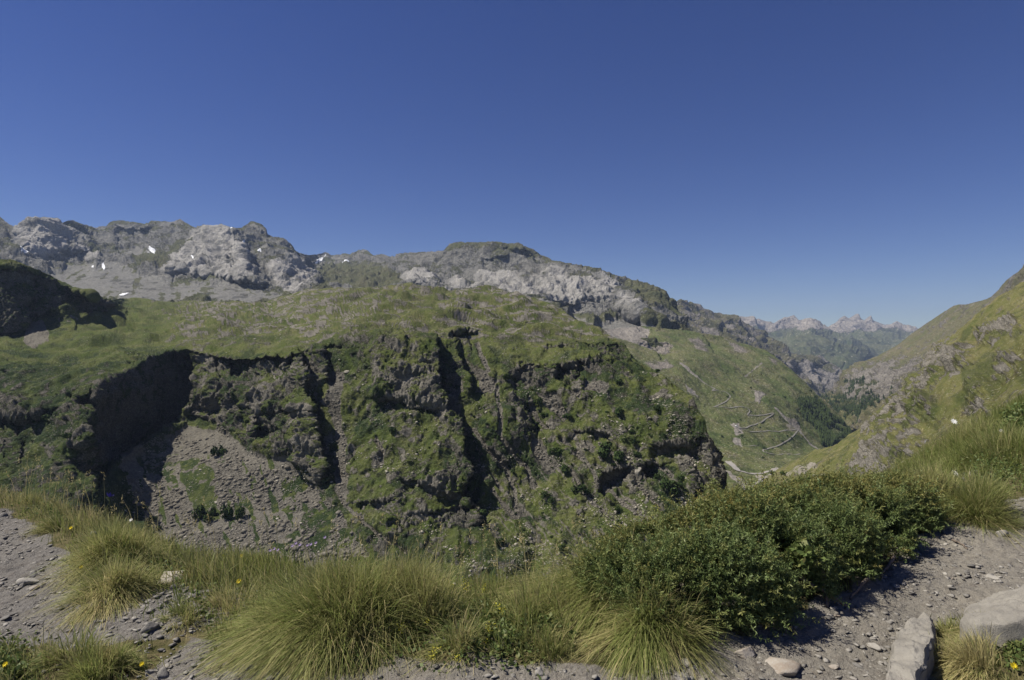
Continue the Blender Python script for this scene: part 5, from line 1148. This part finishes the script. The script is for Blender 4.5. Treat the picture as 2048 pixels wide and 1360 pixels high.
# loose stones one can count
kinds = []
for i in range(8):
    v, f = rock_shape(400 + i, ICO2, 8, .42, .0, .25, .55)
    kinds.append(mesh_obj('stone', v, f, [m_st1, m_st4, m_st1, m_st2, m_st4, m_st1, m_st3, m_st4][i]))
used_k = set(); pr = np.random.default_rng(21); cnt = 0
while cnt < 150:
    if cnt < 75: px, py = pr.uniform(0, 620), pr.uniform(1030, 1358); lab, grp = 'small angular grey stone lying loose on the left half of the gravel path', 'loose stones on the left path'
    else: px, py = pr.uniform(1250, 2046), pr.uniform(1060, 1358); lab, grp = 'small flat stone lying loose on the right half of the gravel path', 'loose stones on the right path'
    if (HZ - py) / F * 14 > -1.2: continue
    p = foreground_px(px, py); dvx = p[1] - vedge(p[0])
    if dvx > -.03 and not (np.hypot((p[0] + 1.95) / 1.3, p[1] - 3.62) < .36): continue
    if p[0] > 2.1 + .25 * (p[1] - 2.9) and p[1] < 3.5: continue
    if p[0] < -1.75 and p[1] < 3.2: continue
    k = pr.integers(0, 8); o = kinds[k]
    if k in used_k: o = o.copy(); COL.objects.link(o)
    used_k.add(k); s = float(min(.06, .016 + pr.pareto(2.2) * .014))
    o.location = tuple(p + np.array([0, 0, s * .16])); o.scale = (s, s * pr.uniform(.6, 1), s * pr.uniform(.6, 1.2)); o.rotation_euler = (pr.normal(0, .25), pr.normal(0, .25), pr.uniform(0, 6.28))
    tag(o, lab, 'stone', grp); cnt += 1
CHIPS = [rock_shape(500 + i, ICO1, 6, .5, .0, .22, .5) for i in range(10)]
# gravel, uncountable
g = np.stack([rng.uniform(-6, 7, 190000), rng.uniform(2.5, 8, 190000)], -1); dv = g[:, 1] - vedge(g[:, 0])
band = fbm(np.stack([g[:, 0], g[:, 1], 0 * dv], -1) / .35 + 12, 3)
dn = sstep(.08, -.05, dv) * (.25 + .75 * sstep(-.2, .35, band)); dn = np.maximum(dn, sstep(.4, .3, np.hypot((g[:, 0] + 1.95) / 1.3, g[:, 1] - 3.62)))
dn *= ~((g[:, 0] > 2.15 + .25 * (g[:, 1] - 2.9)) & (g[:, 1] < 3.4)) * (1 - .85 * ((g[:, 0] < -1.8) & (g[:, 1] < 3.15))); g = g[(rng.uniform(0, 1, len(g)) < dn * .8) & (np.abs(g[:, 0] / g[:, 1]) < .95)]
s = np.minimum(.0055 + rng.pareto(1.8, len(g)) * .006, .03)
for nm, sel, mt in (('gravel', np.arange(len(g)) % 3 == 0, m_st2), ('gravel', np.arange(len(g)) % 3 == 1, m_st1), ('gravel', np.arange(len(g)) % 3 == 2, m_st2 if False else m_st1)):
    a = g[sel]; P = np.stack([a[:, 0], a[:, 1], zg(a[:, 0], a[:, 1]) + .3 * s[sel]], -1)
    V, T = scatter(P, s[sel], shapes=CHIPS, flat=.62); tag(mesh_obj(nm, V, T, mt), kind='stuff')
print('gravel', len(g))

# ---------------------------------------------------------------- flowers
def flat_mat(name, c):
    M = NT(name); M.base(c); M.set(M.bsdf, 'Roughness', .6); return M.m
m_yel, m_vio, m_mau, m_whi, m_stem = flat_mat('yellow_petal', (.62, .48, .02)), flat_mat('violet_petal', (.10, .08, .40)), flat_mat('mauve_petal', (.38, .30, .46)), flat_mat('white_petal', (.75, .74, .68)), flat_mat('green_stem', (.07, .1, .03))
def daisy(r, n, cup=.25, seed=0):
    q = np.random.default_rng(seed); V, Q = [], []
    for ring, rr in ((0, r), (1, r * .65)):
        for i in range(n):
            a = 2 * np.pi * (i + .5 * ring) / n + q.normal(0, .08); c, s_ = np.cos(a), np.sin(a); w = r * 1.7 / n
            o = len(V); z = cup * rr
            V += [(0, 0, ring * .002), (c * rr * .6 - s_ * w, s_ * rr * .6 + c * w, z * .5 + ring * .003), (c * rr, s_ * rr, z + ring * .004), (c * rr * .6 + s_ * w, s_ * rr * .6 - c * w, z * .5 + ring * .003)]; Q.append((o, o + 1, o + 2, o + 3))
    return np.array(V), np.array(Q)
def flower(px, py, rpx, mat, lab, cat, gy=None, n=12, tilt=(-.9, 0), D=None, group=None, cup=.25):
    """px,py = the bloom; its stem goes down to the ground below it"""
    if D is None: D = foreground_px(px, gy or py + 45)[1]
    top = ray(px, py, D); X = top[0]; b = np.array([X + .01, D + .02, float(zg(X, D))])
    root = tag(empty('flower', tuple(b)), lab, cat, group)
    t = top - b; v, f = tube([(0, 0, 0), (t[0] * .2 + .008, t[1] * .5, t[2] * .5), tuple(t)], .0022, .0014, 5); mesh_obj('stem', v, f, m_stem, root)
    v, f = daisy(rpx / F * D, n, cup, int(px)); a = tilt[0]
    R = np.array(Matrix.Rotation(a, 3, 'X') @ Matrix.Rotation(tilt[1], 3, 'Y')).T * -1 if False else np.array(Matrix.Rotation(-a, 3, 'X'))
    mesh_obj('bloom', v @ R.T + t, f, mat, root)
    return root
for x, y, r, g_, lab in [(478, 1163, 6, 1195, 'yellow flower right of the tilted pale stone'), (484, 1112, 6, 1150, 'yellow flower on the drop edge above the largest tussock'), (163, 1134, 4, 1165, 'yellow flower in the grass left of the round brown tussock'), (142, 1056, 4, 1090, 'yellow flower on the left path edge'),
                      (284, 1328, 5.5, 1350, 'yellow flower at the bottom left beside the pebbles'), (11, 1329, 6, 1350, 'yellow flower in the bottom left corner'), (2027, 1332, 8, 1352, 'large yellow flower in the bottom right corner'), (448, 1112, 3.5, 1140, 'small yellow flower on the drop edge above the tilted stone')]:
    flower(x, y, r, m_yel, lab, 'yellow flower', g_)
flower(218, 994, 8, m_vio, 'single violet iris standing against the dark ravine at left', 'iris', D=5.4, n=6, tilt=(.7, 0), cup=.9)
for i, (x, y) in enumerate([(541, 1101), (549, 1098), (556, 1100), (585, 1092), (592, 1087), (600, 1090), (615, 1091), (622, 1089), (632, 1086), (650, 1075)]):
    flower(x, y, 3.5, m_mau, 'pale mauve flower in the grass on the drop edge above the largest tussock', 'mauve flower', D=4.35, n=8, group='mauve flowers on the drop edge', cup=.5)
for x, y, D, r, lab in [(1908, 843, 7.0, 7, 'white flower head on the right skyline of the verge'), (1909, 946, 6.2, 7, 'white flower head left of the white stone on the right bank'), (262, 1040, 5.2, 4, 'white flower head on the left drop edge'), (2003, 862, 7, 5, 'small white flower head near the low leafy bush')]:
    flower(x, y, r, m_whi, lab, 'white flower', D=D, n=9, cup=.1)
for x, y, D, lab in [(1909, 975, 5.8, 'mauve flower below the white flower head on the right bank'), (1925, 958, 6.0, 'pale mauve flower between the white flower and the white stone'), (1915, 1045, 5.2, 'mauve flower low beside the drooping tussock')]:
    flower(x, y, 5, m_mau, lab, 'mauve flower', D=D, n=8, cup=.4)
m_spk = flat_mat('pale_yellow_petal', (.46, .42, .05))
def spike(px, py, hpx, lab, D=None, gy=None, group=None):
    if D is None: D = foreground_px(px, gy or py + 55)[1]
    top = ray(px, py, D); X = top[0]; b = np.array([X, D, float(zg(X, D))]); root = tag(empty('flower', tuple(b)), lab, 'yellow flower', group)
    t = top - b; v, f = tube([(0, 0, 0), (t[0] + .01, 0, t[2] * .5), tuple(t)], .002, .0012, 5); mesh_obj('stem', v, f, m_stem, root)
    m = 46; h_ = hpx / F * D; p = t + rng.normal(0, 1, (m, 3)) * np.array([.010, .010, 0]) - rng.uniform(0, 1, m)[:, None] * np.array([0, 0, h_])
    v, f, c = leaves(p, np.full(m, .0075)); mesh_obj('bloom', v, f, m_spk, root)
for x, y, h_, g_ in [(866, 1148, 26, 1215), (862, 1160, 20, 1220), (928, 1148, 30, 1225), (933, 1165, 20, 1225), (895, 1155, 14, 1215), (905, 1168, 14, 1220), (970, 1168, 18, 1235), (998, 1205, 16, 1250), (853, 1178, 16, 1225), (980, 1245, 18, 1290), (970, 1275, 12, 1300), (870, 1290, 26, 1335), (862, 1300, 20, 1340), (800, 1245, 22, 1290), (855, 1238, 12, 1275), (915, 1310, 14, 1345), (622, 1155, 22, 1230), (1005, 1215, 12, 1255)]:
    spike(x, y, h_, 'slender yellow flower spike among the leafy herbs in the middle of the verge', gy=g_, group='yellow flower spikes in the middle')
for x, y, h_, D, lab in [(1310, 1008, 14, 4.6, 'yellow flower spike above the crown of the juniper'), (1852, 945, 16, 5.9, 'yellow flower spike at the right end of the juniper'), (1855, 1102, 14, 4.85, 'yellow flower spike at the foot of the right end of the juniper'), (1875, 1100, 10, 4.95, 'small yellow flower spike beside the stick on the path'), (2020, 1285, 26, 3.05, 'yellow flower spike above the bottom right corner')]:
    spike(x, y, h_, lab, D=D)
# ---------------------------------------------------------------- air
hz = NT('haze_air'); hz.t.nodes.remove(hz.bsdf)
pv = hz.n('ShaderNodeVolumePrincipled'); hz.set(pv, 'Color', (.56, .71, 1.0)); hz.set(pv, 'Density', 4.3e-5); hz.set(pv, 'Anisotropy', .1)
hz.t.links.new(pv.outputs[0], hz.out.inputs['Volume'])
hx, hy0, hy1, hz0, hz1 = 17000, -4500, 17000, -520, 1000
hv = [(x, y, z) for z in (hz0, hz1) for y in (hy0, hy1) for x in (-hx, hx)]
tag(mesh_obj('haze', hv, np.array([(0, 2, 3, 1), (4, 5, 7, 6), (0, 1, 5, 4), (2, 6, 7, 3), (0, 4, 6, 2), (1, 3, 7, 5)]), hz.m), kind='stuff')
# ---------------------------------------------------------------- light, sky, camera
w = bpy.data.worlds.new('World'); scene.world = w; w.use_nodes = True
nt = w.node_tree; nt.nodes.clear()
sky = nt.nodes.new('ShaderNodeTexSky'); sky.sky_type = 'NISHITA'; sky.sun_disc = False
sky.sun_elevation = SUN_EL; sky.sun_rotation = SUN_AZ
sky.altitude = 2300; sky.air_density = 1.0; sky.dust_density = .2; sky.ozone_density = 3.0
bg = nt.nodes.new('ShaderNodeBackground'); bg.inputs[1].default_value = .056
wo = nt.nodes.new('ShaderNodeOutputWorld')
hs = nt.nodes.new('ShaderNodeHueSaturation'); hs.inputs['Hue'].default_value = .523; hs.inputs['Saturation'].default_value = 1.27
nt.links.new(sky.outputs[0], hs.inputs['Color']); nt.links.new(hs.outputs[0], bg.inputs[0]); nt.links.new(bg.outputs[0], wo.inputs[0])

sd = Vector((math.sin(SUN_AZ) * math.cos(SUN_EL), math.cos(SUN_AZ) * math.cos(SUN_EL), math.sin(SUN_EL)))
L = bpy.data.lights.new('sun', 'SUN'); L.energy = 5.0; L.angle = math.radians(.5); L.color = (1, .94, .84)
so = bpy.data.objects.new('sun', L); COL.objects.link(so); so.rotation_euler = sd.to_track_quat('Z', 'Y').to_euler(); so.location = (-20, 5, 30)

cam = bpy.data.cameras.new('camera'); cam.sensor_width = 36; cam.lens = 36 * F / 2048; cam.clip_start = .05; cam.clip_end = 60000
co_ = bpy.data.objects.new('camera', cam); COL.objects.link(co_); co_.rotation_euler = (math.radians(90), 0, 0)
scene.camera = co_
scene.view_settings.view_transform = 'Standard'; scene.view_settings.look = 'None'; scene.view_settings.exposure = .40; scene.view_settings.gamma = 1
scene.cycles.max_bounces = 4; scene.cycles.diffuse_bounces = 1; scene.cycles.volume_bounces = 0; scene.cycles.transparent_max_bounces = 8
scene.cycles.use_denoising = True
